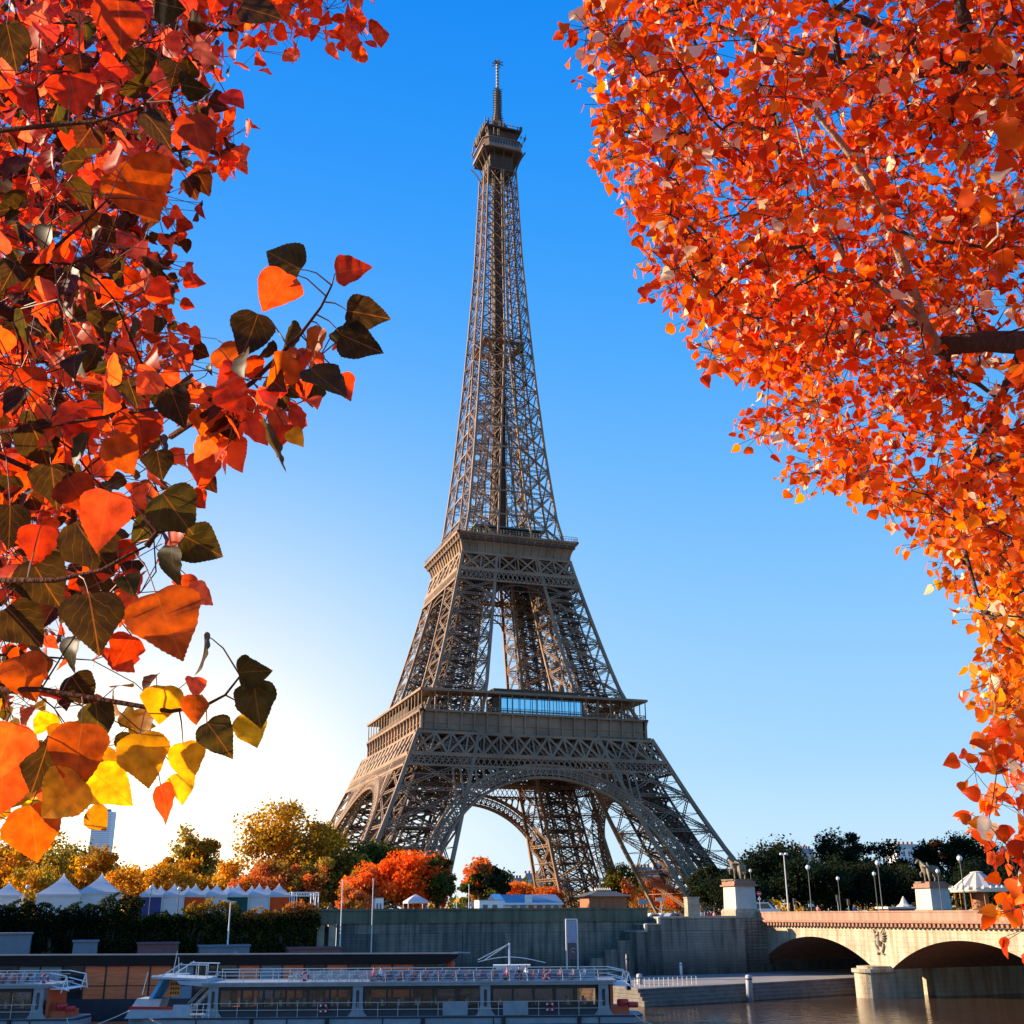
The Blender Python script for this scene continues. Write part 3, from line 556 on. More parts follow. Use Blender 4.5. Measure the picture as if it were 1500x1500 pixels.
for sx in (-1, 1):
    for sy in (-1, 1):
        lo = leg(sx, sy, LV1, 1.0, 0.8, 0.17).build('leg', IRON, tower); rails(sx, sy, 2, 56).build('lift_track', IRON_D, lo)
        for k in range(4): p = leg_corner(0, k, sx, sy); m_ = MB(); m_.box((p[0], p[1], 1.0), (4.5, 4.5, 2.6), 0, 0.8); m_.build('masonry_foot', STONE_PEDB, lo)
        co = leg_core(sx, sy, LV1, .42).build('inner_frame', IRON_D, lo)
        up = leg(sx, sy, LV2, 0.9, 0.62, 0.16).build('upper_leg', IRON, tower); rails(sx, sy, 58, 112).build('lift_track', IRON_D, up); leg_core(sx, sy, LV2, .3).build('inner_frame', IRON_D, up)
def spin(fn, name, m, smooth=False):
    """the same face piece on the four sides, each a part"""
    res = []
    mb = fn(); o = mb.build(name, m, tower, smooth); res.append(o)
    for k in (1, 2, 3):
        c = o.copy(); col.objects.link(c); c.parent = tower; c.rotation_euler = (0, 0, k*math.pi/2); res.append(c)
    return res
def fp(x, z, off=0.0): return np.array([x, -float(w_(z))-off, z])
# --- big arch between the legs
def arch_mb():
    mb = MB(); zc, r1, r2 = 1.7, 37.0, 40.6; th = np.linspace(R_(13), R_(167), 61)
    pt = lambda r, t, off: fp(r*math.cos(t), zc+r*math.sin(t), off)
    for r, h in ((r1, .6), (r2, .55), (r1+0.95, .22), (r2-0.8, .22)):
        P = np.array([pt(r, t, .55) for t in th]); mb.bars(P[:-1], P[1:], 0.7 if h > .5 else .3, h, (0, 1, 0.3))
        if h > .5:
            P = np.array([pt(r, t, -1.6) for t in th]); mb.bars(P[:-1], P[1:], 0.5, h*.8, (0, 1, 0.3))
            A = np.array([pt(r, t, .55) for t in th]); B = np.array([pt(r, t, -1.6) for t in th]); mb.bars(A, B, .3); mb.bars(A[:-1], B[1:], .2)
    t4 = np.linspace(R_(13), R_(167), 57)
    for a, b in zip(t4[:-1], t4[1:]):
        mb.bar(pt(r1, a, .6), pt(r2, a, .6), .3, .25, (0, 1, 0.3)); mb.bar(pt(r1+.9, a, .5), pt(r2-.7, b, .5), .22); mb.bar(pt(r1+.9, b, .5), pt(r2-.7, a, .5), .22)
        m = (a+b)/2; c0 = pt((r1+r2)/2, m, .55); q = np.linspace(0, 2*math.pi, 9); 
        ring = np.array([pt((r1+r2)/2+.8*math.cos(k), m+.8*math.sin(k)/38.5, .6) for k in q]); mb.bars(ring[:-1], ring[1:], .2)
    # arcaded spandrel between the ring and the lattice girder
    zt = 41.0; xs = np.arange(-27.5, 27.6, 2.2)
    for x in xs:
        zr = zc+math.sqrt(max(r2*r2-x*x, 0))+.2
        if zr < zt-.8:
            mb.bar(fp(x, zr, .3), fp(x, zt, .3), .5, .35, (0, 1, 0))
            if x+2.2 <= 27.6:
                zr2 = zc+math.sqrt(max(r2*r2-(x+1.1)**2, 0))
                if zr2 < zt-1.4:
                    q = np.linspace(0, math.pi, 8); P = np.array([fp(x+1.1-.95*math.cos(k), zt-1.2+.95*math.sin(k), .3) for k in q]); mb.bars(P[:-1], P[1:], .35, .35, (0, 1, 0))
                    P = np.array([fp(x+1.1-.95*math.cos(k), zr2+1.2-.95*math.sin(k), .3) for k in q]); mb.bars(P[:-1], P[1:], .3, .3, (0, 1, 0))
    return mb
spin(arch_mb, 'arch', IRON)
# --- lattice girders of the first floor: a tall row of crosses above a fine trellis
def band(z0, z1, nx, wd, t, depth, layers, mid=True, edge=.7):
    mb = MB()
    for ly in range(layers):
        off = .45-ly*depth; xa, xb = float(w_(z0))-.2, float(w_(z1))-.2
        A = [fp(-xa+2*xa*k/nx, z0, off) for k in range(nx+1)]; B = [fp(-xb+2*xb*k/nx, z1, off) for k in range(nx+1)]
        for k in range(nx):
            mb.bars([A[k], A[k+1]], [B[k+1], B[k]], wd, t, (0, 1, .2))
            if mid: mb.bar(A[k], B[k], wd*.8, t, (0, 1, .2))
        mb.bar(A[0], A[-1], edge, edge); mb.bar(B[0], B[-1], edge, edge)
        if ly:
            for k in range(0, nx+1, 2):
                mb.bar(A[k], fp(-xa+2*xa*k/nx, z0, .45), .3); mb.bar(B[k], fp(-xb+2*xb*k/nx, z1, .45), .3)
    return mb
spin(lambda: band(44.6, 50.8, 15, .62, .3, 3.2, 3), 'lattice_girder', IRON)
spin(lambda: band(41.2, 44.2, 46, .24, .2, 2.5, 1, False, .6), 'trellis_band', IRON)
# --- first floor: panelled frieze with consoles, deck, gallery and roof
H1 = 35.3
def frieze1():
    mb = MB(); mb.bb(-H1+.6, H1-.6, -H1+.6, -H1+1.2, 51.2, 57.0); mb.bb(-H1-.1, H1+.1, -H1-.1, -H1+1.0, 50.6, 51.4); mb.bb(-H1-.3, H1+.3, -H1-.3, -H1+1.2, 56.9, 57.5)
    mb.bb(-H1+.2, H1-.2, -H1+.35, -H1+.6, 53.7, 54.0)
    n = 18
    for k in range(n+1):
        x = -H1+.5+(2*H1-1)*k/n; mb.bb(x-.28, x+.28, -H1, -H1+.7, 51.4, 56.9); mb.prism([(-H1-.05, 56.9), (-H1-.35, 56.9), (-H1-.05, 55.6)], 'x', x-.22, x+.22)
    return mb
spin(frieze1, 'frieze', IRON)
def floor_ring(z0, z1, ho, hi):
    mb = MB()
    mb.bb(-ho, ho, -ho, -hi, z0, z1); mb.bb(-ho, ho, hi, ho, z0, z1); mb.bb(-ho, -hi, -hi+.002, hi-.002, z0, z1); mb.bb(hi, ho, -hi+.002, hi-.002, z0, z1); return mb
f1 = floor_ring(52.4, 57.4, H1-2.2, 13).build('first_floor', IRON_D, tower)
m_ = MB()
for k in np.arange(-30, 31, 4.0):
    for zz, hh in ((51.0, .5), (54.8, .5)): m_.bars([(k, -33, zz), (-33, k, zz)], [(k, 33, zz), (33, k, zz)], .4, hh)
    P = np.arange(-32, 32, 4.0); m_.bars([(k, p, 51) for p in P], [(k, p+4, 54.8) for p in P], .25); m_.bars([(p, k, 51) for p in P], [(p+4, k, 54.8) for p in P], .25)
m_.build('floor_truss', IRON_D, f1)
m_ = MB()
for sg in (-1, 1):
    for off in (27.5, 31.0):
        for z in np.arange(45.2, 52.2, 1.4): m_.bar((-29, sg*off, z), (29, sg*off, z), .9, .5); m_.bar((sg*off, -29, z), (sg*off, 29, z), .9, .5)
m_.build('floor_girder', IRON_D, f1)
def gallery1():
    mb = MB()
    for k in range(55):
        x = -H1+.3+(2*H1-.6)*k/54
        if k % 3 == 0: mb.bar((x, -H1+.3, 57.4), (x, -H1+.3, 62.9), .22)
        mb.bar((x, -H1+.25, 57.5), (x, -H1+.25, 58.7), .09)
    for z in (58.0, 58.35, 58.75): mb.bar((-H1+.2, -H1+.25, z), (H1-.2, -H1+.25, z), .1 if z < 58.7 else .16)
    for x in np.arange(-30, 31, 4.6): mb.bar((x, -H1+4, 57.4), (x, -H1+4, 63), .4); mb.bar((x, -H1+4, 61), (x+2, -H1+4, 63), .2)
    return mb
spin(gallery1, 'gallery_railing', IRON)
floor_ring(62.9, 63.6, H1+.35, H1-6.2).build('gallery_roof', IRON, tower)
def pav():
    mb = MB(); mb.bb(-10.5, 15.0, -H1+2.4, -H1+9, 57.4, 62.4); return mb
pv = pav().build('glass_pavilion', BLUEGLASS, tower)
m_ = MB()
for k in range(15): x = -10.5+25.5*k/14; m_.bb(x-.06, x+.06, -H1+2.3, -H1+2.4, 57.4, 62.4)
for z in (58.4, 62.1): m_.bb(-10.5, 15, -H1+2.28, -H1+2.39, z, z+.2)
m_.bb(-13, -10.5, -H1+2.4, -H1+9, 57.4, 62.4); m_.bb(-13, 14, -H1+2, -H1+9.5, 63.62, 64.9)
m_.build('mullion', IRON_D, pv)
for sg in (-1, 1):
    m_ = MB(); m_.bb(sg*33.0-0.5, sg*33.0+0.5, -12, 12, 57.4, 62.0); m_.bb(-12, 12, 31, 33, 57.4, 62.0) if sg > 0 else None; m_.build('pavilion_wall', IRON_D, tower)
# --- second floor
H2 = 20.3
spin(lambda: band(105.1, 110.6, 6, .55, .3, 2.6, 2), 'lattice_girder', IRON)
spin(lambda: band(101.4, 104.6, 26, .26, .2, 2.0, 1, False, .5), 'trellis_band', IRON)
def frieze2():
    mb = MB(); q = np.linspace(0, 1, 7); yo = 18.1+2.2*q**2.2; zz = 111+5.6*q
    mb.grid(np.stack([np.stack([-yo, -yo, zz], 1), np.stack([yo, -yo, zz], 1)], 0)); mb.bb(-18.5, 18.5, -18.6, -17.5, 110.4, 111.2)
    mb.bb(-H2-.4, H2+.4, -H2-.4, -H2+.5, 116.5, 117.2)
    for k in range(15):
        f = -1+2*k/14; P = np.stack([f*yo, -yo-.22, zz], 1); mb.bars(P[:-1], P[1:], .34, .5, (1, 0, 0))
    for k in range(41): x = -H2+2*H2*k/40; mb.bar((x, -H2-.1, 117.2), (x, -H2-.1, 118.7), .08)
    for z in (118.0, 118.7): mb.bar((-H2, -H2-.1, z), (H2, -H2-.1, z), .12)
    return mb
spin(frieze2, 'frieze', IRON)
floor_ring(114.9, 116.6, 19.8, 4.5).build('second_floor', IRON_D, tower)
m_ = MB(); m_.box((0, 0, 119.6), (22, 22, 5.5), 0, .86); m_.bb(-12.5, 12.5, -12.5, 12.5, 122.4, 122.9)
for k in np.arange(-11, 12, 2.2): m_.bb(k-.15, k+.15, -11.6, -10.9, 117, 122.3)
m_.build('second_floor_pavilion', mat('pavilion_green', (0.10, 0.14, 0.12), 0.5), tower)
def arch2():
    mb = MB(); zz = np.linspace(0, math.pi, 19)
    P = np.array([fp(-8.5*math.cos(t), 96.0+4.6*math.sin(t), -.3) for t in zz]); mb.bars(P[:-1], P[1:], .4, .5, (0, 1, 0))
    for k in range(19): mb.bar(P[k], fp(P[k][0], 101.4, -.3), .22)
    mb.bar(fp(-9, 98.6, -.3), fp(9, 98.6, -.3), .3); return mb
spin(arch2, 'small_arch', IRON_D)
# --- the tapering shaft
m_ = MB(); lv = [117.2]
while lv[-1] < 266: lv.append(lv[-1]+max(4.9, 9.0-(lv[-1]-117)*0.032))
lv[-1] = 268.5
for sx in (-1, 1):
    for sy in (-1, 1):
        mb = MB(); z_ = np.array(lv)
        for k in range(4):
            P = np.array([leg_corner(z, k, sx, sy) for z in z_]); t = np.linspace(.8, .52, len(P)-1)*(1 if k == 0 else .75); mb.bars(P[:-1], P[1:], t, t, (0, 1, 0))
        for a, b in zip(lv[:-1], lv[1:]):
            wd = .5 if a < 190 else .38; t = .15
            for k in range(4):
                if k in (1, 2) and a > 196: continue
                A, B = leg_corner(a, k, sx, sy), leg_corner(a, (k+1) % 4, sx, sy); C_, D_ = leg_corner(b, k, sx, sy), leg_corner(b, (k+1) % 4, sx, sy); xpanel(mb, A, B, C_, D_, wd if a < 160 else .01, t if a < 160 else .2, True, a < 160)
            if a < 190:
                Q = [leg_corner(b, k, sx, sy) for k in range(4)]; mb.bar(Q[0], Q[2], .25); mb.bar(Q[1], Q[3], .25); mb.bar(leg_corner(a, 0, sx, sy), Q[2], .22)
        mb.build('shaft_corner', IRON, tower)
mb = MB()
for j, (a, b) in enumerate(zip(lv[:-1], lv[1:])):
    if a < 196:
        n = i_(b)
        for y in (-w_(b), w_(b)): mb.bar((-n, y, b), (n, y, b), .45); mb.bar((y, -n, b), (y, n, b), .45)
    mb.bar((-w_(b), -w_(b), b), (w_(b), w_(b), b), .2); mb.bar((-w_(b), w_(b), b), (w_(b), -w_(b), b), .2)
mb.build('cross_tie', IRON, tower)
mb = MB(); zz = np.arange(117, 270, 1.3)
for (x, y) in ((-1.7, -1.7), (1.7, -1.7), (1.7, 1.7), (-1.7, 1.7), (0, -1.7), (0, 1.7)): mb.bar((x, y, 117), (x, y, 270), .5)
for j, z in enumerate(zz):
    s_ = 1.7
    mb.bars([(-s_, -s_, z), (s_, -s_, z), (s_, s_, z), (-s_, s_, z)], [(s_, -s_, z), (s_, s_, z), (-s_, s_, z), (-s_, -s_, z)], .3, .35)
    a, b = (-s_, s_) if j % 2 else (s_, -s_); mb.bars([(a, -s_, z), (a, s_, z), (-s_, a, z)], [(b, -s_, z+1.3), (b, s_, z+1.3), (-s_, b, z+1.3)], .22)
mb.bb(-2.1, 2.1, -1.6, 1.6, 117, 270)
for x, y in ((-3.0, -2.2), (3.0, -2.2), (3.0, 2.2), (-3.0, 2.2)): mb.bars([(x*(1.3 if z < 196 else 1), y*1.2, z) for z in zz[:-1]], [(x*(1.3 if z < 196 else 1), y*1.2, z+1.3) for z in zz[:-1]], .18)
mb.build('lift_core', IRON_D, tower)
mb = MB(); zi = 194.5; n = float(w_(zi))-1.6; mb.bb(-n, n, -n, -n+2.2, zi, zi+.4); mb.bb(-n, n, n-2.2, n, zi, zi+.4); mb.bb(-n, -n+2.2, -n+2.21, n-2.21, zi, zi+.4); mb.bb(n-2.2, n, -n+2.21, n-2.21, zi, zi+.4)
for s_ in (-1, 1):
    for k in (-.8, 0, .8): mb.bars([(n*k, s_*n, zi), (s_*n, n*k, zi)], [(n*k*.4, s_*2, zi-4.5), (s_*2, n*k*.4, zi-4.5)], .5)
    mb.bar((-n, s_*n, zi+2), (n, s_*n, zi+2), .15); mb.bar((s_*n, -n, zi+2), (s_*n, n, zi+2), .15)
mb.build('halfway_landing', IRON, tower)
# --- summit
mb = MB(); q = np.linspace(0, 1, 8); hw = 5.4+2.9*q**2.0; zz = 267+9*q
for sx in (-1, 1):
    for sy in (-1, 1): P = np.stack([sx*hw, sy*hw, zz], 1); mb.bars(P[:-1], P[1:], .45)
    for f in (-.5, 0, .5):
        P = np.stack([f*hw*1.0, sx*(hw-.3), zz], 1); mb.bars(P[:-1], P[1:], .28); P = np.stack([sx*(hw-.3), f*hw, zz], 1); mb.bars(P[:-1], P[1:], .28)
mb.bb(-5.0, 5.0, -5.0, 5.0, 268.5, 269.3); mb.bb(-4.6, 4.6, -4.6, 4.6, 269.3, 276); mb.bb(-7.4, 7.4, -7.4, 7.4, 276.0, 276.39); mb.build('flared_bracket', IRON_D, tower)
top = MB(); h = 8.4
h = 8.1; top.prism([(-h, -h+2), (-h+2, -h), (h-2, -h), (h, -h+2), (h, h-2), (h-2, h), (-h+2, h), (-h, h-2)], 'z', 276.4, 277.5)
top.prism([(-7.6, -6), (-6, -7.6), (6, -7.6), (7.6, -6), (7.6, 6), (6, 7.6), (-6, 7.6), (-7.6, 6)], 'z', 277.5, 280.4)
top.prism([(-h, -h+2), (-h+2, -h), (h-2, -h), (h, -h+2), (h, h-2), (h-2, h), (-h+2, h), (-h, h-2)], 'z', 280.4, 280.8)
tp = top.build('summit_cabin', IRON, tower)
for ax in (0, 1):
    mb = MB(); mb.bb(-.38, .38, -.03, .03, 278.4, 280.0) if ax == 0 else mb.bb(-.03, .03, -.38, .38, 278.4, 280.0); pl_ = [((x, s_*7.62, 0) if ax == 0 else (s_*7.62, x, 0)) for s_ in (-1, 1) for x in np.linspace(-5.6, 5.6, 11)]; o_ = mb.build('cabin_window', DGLASS, tp, loc=pl_[0]); copies(o_, pl_[1:])
mb = MB(); mb.bb(-5.6, 5.6, -5.6, 5.6, 281.5, 286.0); mb.bb(-7.4, 7.4, -7.4, 7.4, 286.0, 286.6); mb.box((0, 0, 289), (8, 8, 4.6), 0, .7)
for k in range(60):
    a = trng.uniform(-7.4, 7.4); s_ = trng.choice([-1, 1]); p = (a, s_*7.3) if k % 2 else (s_*7.3, a); hh = trng.uniform(.8, 3.2); mb.bar((p[0], p[1], 286.5), (p[0], p[1], 286.6+hh), trng.uniform(.12, .4))
for k in range(40):
    a = trng.uniform(-8.6, 8.6); s_ = trng.choice([-1, 1]); p = (a, s_*8.3) if k % 2 else (s_*8.3, a); hh = trng.uniform(.8, 3.0); mb.bar((p[0], p[1], 281.4), (p[0]*1.03, p[1]*1.03, 281.5+hh), trng.uniform(.12, .35))
for z in (282.6, 287.8): e = 8.2 if z < 285 else 7.2; [mb.bars([(-e, s_*e, z), (s_*e, -e, z)], [(e, s_*e, z), (s_*e, e, z)], .14) for s_ in (-1, 1)]
mb.build('upper_terrace', IRON_D, tower)
mb = MB(); mb.lathe([(2.6, 291), (2.0, 294), (1.6, 297), (1.35, 300), (1.3, 309), (.9, 310)], n=10)
for z in np.arange(294, 310, 1.1):
    for k in range(6): a = k*1.047+z; r = 2.4 if z < 297 else 2.0; mb.bar((0, 0, z), (r*math.cos(a), r*math.sin(a), z+.2), .22)
ma = mb.build('mast', IRON_D, tower)
mb = MB(); mb.lathe([(.62, 310), (.62, 322), (.4, 322.2)], n=8)
mb.build('antenna', mat('antenna_grey', (.42, .42, .42), .5), ma)
mb = MB()
for z in np.arange(310.5, 322, 1.5): mb.lathe([(.75, z), (.75, z+.3)], n=8)
for k in range(8): a = k*math.pi/4; mb.bar((0, 0, 322.4), (2.4*math.cos(a), 2.4*math.sin(a), 322.4), .28); mb.bar((0, 0, 323.4), (1.6*math.cos(a), 1.6*math.sin(a), 323.3), .2)
mb.bar((0, 0, 322), (0, 0, 325), .25); mb.build('antenna_arms', IRON_D, ma)

# ------------------------------------------------------------------ boats
BD = np.array([math.cos(-YAW), math.sin(-YAW), 0]); BN = np.array([-math.sin(-YAW), math.cos(-YAW), 0])
BP = np.array([-88.36, -225.57, WATER_Z])
def bw(s, n=0.0, z=0.0): return BP+BD*s+BN*n+np.array([0, 0, z])
LIGHT = mat('light_boat_paint', (.42, .46, .50), .45, 0, .12, 1.2)
def tour_boat(label, s0):
    """glass-sided sightseeing boat; local x runs from bow to stern along the near side, y away from the camera"""
    B = thing('tour_boat', label, 'boat', bw(s0), -YAW, 'sightseeing boats moored in front')
    X0, X1, Wd = -26.1, 25.9, 5.6
    m_ = MB(); ks = [(X0, Wd/2), (X0+3.2, 0.6), (X0+6, 0), (X1-1.2, 0), (X1, 0.8), (X1, Wd-.8), (X1-1.2, Wd), (X0+6, Wd), (X0+3.2, Wd-.6)]
    m_.prism(ks, 'z', -0.6, 0.86); m_.build('hull', PALE, B)
    m_ = MB(); m_.prism([(a, b+(-.08 if b < Wd/2 else .08)) for a, b in ks], 'z', 0.86, 1.02); m_.prism([(a, b+(-.05 if b < Wd/2 else .05)) for a, b in ks], 'z', 0.22, 0.3)
    for s in (-18.5, -9.5, 0, 11, 21.5): m_.bb(s-.07, s+.07, -.06, .02, .3, .86)
    m_.build('rubbing_strake', NAVY, B)
    m_ = MB(); m_.prism([(-17.3, .25), (22.6, .25), (22.6, Wd-.25), (-17.3, Wd-.25)], 'z', 1.02, 1.58); m_.build('lower_wall', NAVY, B)
    m_ = MB(); m_.bb(X0+4, X1-.3, .1, Wd-.1, 1.02, 1.06); m_.build('deck', PALE, B)
    pil = [-17.0, -2.55, 10.2, 22.0]
    for s in pil:
        m_ = MB(); q = [(s-1.0, 1.03), (s+1.0, 1.03), (s+.62, 1.5), (s+.5, 2.2), (s+.5, 3.9), (s-.5, 3.9), (s-.5, 2.2), (s-.62, 1.5)]
        m_.prism(q, 'y', Wd-.3, Wd-.02); m_.build('pillar', PALE, B); m_ = MB(); m_.prism(q, 'y', .02, .3)
        pp = m_.build('pillar', PALE, B); m_ = MB(); m_.bb(s-.15, s+.15, -.01, .03, 1.9, 3.45); m_.build('slot_window', DGLASS, pp)
    for a, b in zip(pil[:-1], pil[1:]):
        n = int(round((b-a-1.2)/2.25)); e = np.linspace(a+.6, b-.6, n+1)
        for k in range(n):
            for y0 in (.22, Wd-.26):
                m_ = MB(); m_.bb(e[k]+.1, e[k+1]-.1, y0, y0+.04, 1.62, 3.8); pane = m_.build('window', GLASS, B)
                m_ = MB(); m_.bb(e[k]-.1, e[k]+.1, y0-.05, y0+.08, 1.58, 3.86); m_.bb(e[k]-.1, e[k+1]-.1, y0-.04, y0+.07, 1.56, 2.0); m_.bb(e[k]+.1, e[k+1]-.1, y0-.04, y0+.07, 3.5, 3.86); m_.build('window_frame', BLACKISH, pane)
    m_ = MB(); m_.bb(-.4, .4, -.35, .35, 1.75, 1.8); m_.bb(-.04, .04, -.04, .04, 1.06, 1.75); o_ = m_.build('table', WOOD, B, loc=(-15.5, 1.5, 0)); copies(o_, [(s, y, 0) for s in np.arange(-15.5, 21, 1.7) for y in (1.5, 4.1)][1:])
    m_ = MB(); m_.bb(-.16, .16, -.18, .18, 1.45, 1.52); m_.box((0, .2, 2.12), (.34, .06, .85), 0, .7); m_.bb(-.03, .03, -.03, .03, 1.06, 1.45); o_ = m_.build('chair', WHITE, B, loc=(-15.5, .75, 0)); copies(o_, [(s, y, 0) for s in np.arange(-15.5, 21, 1.7) for y in (.75, 4.8)][1:])
    m_ = MB(); m_.bb(-17.9, 23.0, -.15, Wd+.15, 3.86, 4.08); m_.bb(-18.2, 23.3, -.25, Wd+.25, 4.08, 4.26); m_.build('roof_deck', PALE, B)
    m_ = MB()
    for y in (-.12, Wd+.12):
        for s in np.arange(-17.6, 23, 1.78): m_.bar((s, y, 4.26), (s-.1*(1 if y < 0 else 0), y, 5.25), .06)
        for z in (4.6, 4.95, 5.27): m_.bar((-17.7, y, z), (22.9, y, z), .045 if z < 5.2 else .08)
    m_.build('roof_railing', STEEL, B)
    m_ = MB(); m_.bb(-.22, .22, -.9, .9, 4.62, 4.7); m_.bb(.18, .25, -.9, .9, 4.7, 5.1); m_.bb(-.03, .03, -.8, .8, 4.26, 4.62); o_ = m_.build('bench', MAROON, B, loc=(-1.3, 1.2, 0)); copies(o_, [(s, y, 0) for s in np.arange(-1.3, 20, 1.35) for y in (1.2, 3.9)][1:])
    m_ = MB(); m_.bars([(-.2, 0, 4.28), (.22, 0, 4.28), (-.2, .42, 4.28), (.22, .42, 4.28), (.2, 0, 4.75), (.2, .42, 4.75)], [(.2, 0, 4.75), (-.2, 0, 4.75), (.2, .42, 4.75), (-.2, .42, 4.75), (.34, 0, 5.2), (.34, .42, 5.2)], .05); m_.bb(-.22, .22, 0, .42, 4.73, 4.77); m_.bb(.27, .34, 0, .42, 4.85, 5.2); o_ = m_.build('deck_chair', LIGHT, B, loc=(-9.5, .5, 0)); copies(o_, [(s, y, 0) for s in np.arange(-9.5, 21, 1.18) for y in (.5, 2.6)][1:])
    m_ = MB(); m_.bb(-9.8, 21.5, 4.9, 5.3, 4.28, 5.05); m_.build('deck_locker', PALE, B)
    m_ = MB(); m_.tube([(25.0, .3, 1.1), (25.6, -.6, .6), (26.8, -1.8, .2), (28.5, -3.0, -.1)], .05, 5); m_.tube([(-24.8, 1.2, 2.0), (-26.5, .2, 1.2), (-28.4, -1.0, .4)], .05, 5); m_.build('mooring_rope', CREAM, B)
    for s in (-13, -5.5, 4.0, 12.0, 19.5): m_ = MB(); m_.lathe([(.12, -.45), (.2, -.35), (.2, .35), (.12, .45)], (s, -.2, .5), 8); m_.build('side_fender', BLACKISH, B)
    m_ = MB()
    for s in np.arange(-16.5, 22, 2.0): m_.bar((s, -.02, 1.02), (s, -.02, 2.35), .05)
    for z in (1.7, 2.35): m_.bar((-17, -.02, z), (22, -.02, z), .05)
    m_.build('side_rail', STEEL, B)
    for s in (7.2, 13.2):
        m_ = MB(); m_.bb(s-1.25, s+1.25, -.06, -.02, 1.1, 2.3); m_.build('gangway_gate', PALE, B)
    # bow: raked bulwark, windscreen, open deck, forward mast
    m_ = MB(); m_.prism([(-26.1, .9), (-23.0, .9), (-22.5, 2.7), (-25.0, 2.75)], 'y', 1.3, Wd-1.3); m_.prism([(-25.6, 1.0), (-20.6, 1.0), (-20.6, 2.0), (-25.2, 2.1)], 'y', .35, .5); m_.build('bow_bulwark', LIGHT, B)
    m_ = MB(); m_.prism([(-25.45, 1.86), (-20.55, 1.8), (-20.55, 2.02), (-25.25, 2.12)], 'y', .27, .35); m_.build('red_stripe', RED, B)
    m_ = MB(); m_.prism([(-23.7, 2.72), (-23.35, 2.72), (-22.2, 4.75), (-22.6, 4.75)], 'y', .9, Wd-.9); m_.build('windscreen', BLUESCREEN, B)
    m_ = MB(); m_.bb(-20.9, -19.2, .0, .06, 1.1, 2.25); m_.build('bow_gate', LIGHT, B)
    m_ = MB()
    for s in np.arange(-19.1, -17.2, .6): m_.bar((s, .02, 1.02), (s, .02, 2.3), .06)
    for z in (1.3, 1.75, 2.3): m_.bar((-19.2, .02, z), (-17.2, .02, z), .06)
    m_.build('bow_rail', WHITE, B)
    m_ = MB()
    for k in range(8): m_.bb(-20+.32*k, -19.65+.32*k, 2.4, 3.6, 1.3+.36*k, 1.36+.36*k)
    for y in (2.4, 3.6): m_.bar((-20.1, y, 1.3), (-17.3, y, 4.2), .12); m_.bar((-20.1, y, 2.2), (-17.3, y, 5.1), .06)
    m_.build('stair', STEEL, B)
    m_ = MB(); m_.prism([(-23.3, 4.66), (-18, 4.4), (-18, 4.62), (-23.5, 4.86)], 'y', .3, Wd-.3); m_.prism([(-20.5, 4.1), (-17.6, 3.86), (-17.6, 4.4), (-20.8, 4.45)], 'y', .2, Wd-.2)
    m_.build('bow_roof', LIGHT, B)
    m_ = MB()
    for y in (.5, Wd-.5):
        m_.bars([(-23.4, y, 4.9), (-20.9, y, 5.95), (-22.6, y, 4.8)], [(-20.9, y, 4.9), (-17.8, y, 5.9), (-20.5, y, 6.1)], .1)
        for s in (-20, -19, -18): m_.bar((s, y, 4.6), (s, y, 5.9), .06)
    m_.bars([(-21.8, 2, 4.8), (-21.4, 3, 4.8), (-24.9, 2.6, 3)], [(-21.5, 2, 7.2), (-21.6, 3, 6.6), (-24.5, 2.6, 5.2)], .05)
    m_.build('bow_mast', WHITE, B)
    m_ = MB(); m_.bb(-22.0, -20.9, 1.9, 2.05, 2.9, 4.4); m_.build('amber_board', YORANGE, B)
    m_ = MB()
    for r in range(3):
        for k in range(4): m_.bb(-21.85+.24*k, -21.7+.24*k, 1.87, 1.9, 3.1+.42*r, 3.35+.42*r)
    m_.build('board_panel', BLACKISH, B)
    # stern
    m_ = MB(); m_.bb(22.7, 23.0, .5, Wd-.5, 1.06, 3.86); m_.bb(23.0, 24.6, .9, Wd-.9, 1.06, 1.7); m_.build('stern_door', ORANGE, B)
    m_ = MB()
    for y in (.1, Wd-.1):
        m_.bars([(22.9, y, 5.27), (24.6, y, 4.95), (24.6, y, 4.95), (22.9, y, 4.6), (23.2, y, 4.1)], [(24.6, y, 4.95), (24.9, y, 3.6), (24.2, y, 3.4), (24.6, y, 4.2), (25.0, y, 3.6)], .09)
    m_.bb(23.0, 24.7, .3, Wd-.3, 3.7, 3.8); m_.build('stern_rail', WHITE, B)
    m_ = MB(); m_.lathe([(.55, -.3), (.62, 0), (.55, .3)], (24.0, 1.2, 2.1), 10); m_.lathe([(.5, -.25), (.55, 0), (.5, .25)], (25.0, 1.0, 1.9), 10); m_.build('fender', RED, B)
    return B
tour_boat('long pale tour boat with glass sides and a raked bow, moored in the middle', 0.0)
tour_boat('pale tour boat with an orange stern door, only its stern end in view', -56.5)
def life_ring(label, s, z, n=-.2):
    o = MB(); q = np.linspace(0, 2*math.pi, 17); o.tube(np.stack([.36*np.cos(q), np.zeros(17), .36*np.sin(q)], 1), .1, 7, False)
    ob = o.build('life_ring', RED, None, True, loc=bw(s, n, z)); ob.rotation_euler = (0, 0, -YAW); tag(ob, label, 'life ring', 'red life rings on the tour boat')
    m_ = MB()
    for k in range(4): a = math.pi/4+k*math.pi/2; m_.box((.36*math.cos(a), 0, .36*math.sin(a)), (.16, .215, .16))
    m_.build('white_band', WHITE, ob)
life_ring('red life ring on the roof rail near the bow end of the middle boat', -7.9, 4.78)
life_ring('red life ring on the side rail of the middle boat, below the other bow ring', -5.9, 1.85)
life_ring('red life ring on the roof rail near the stern of the middle boat', 16.3, 4.75)
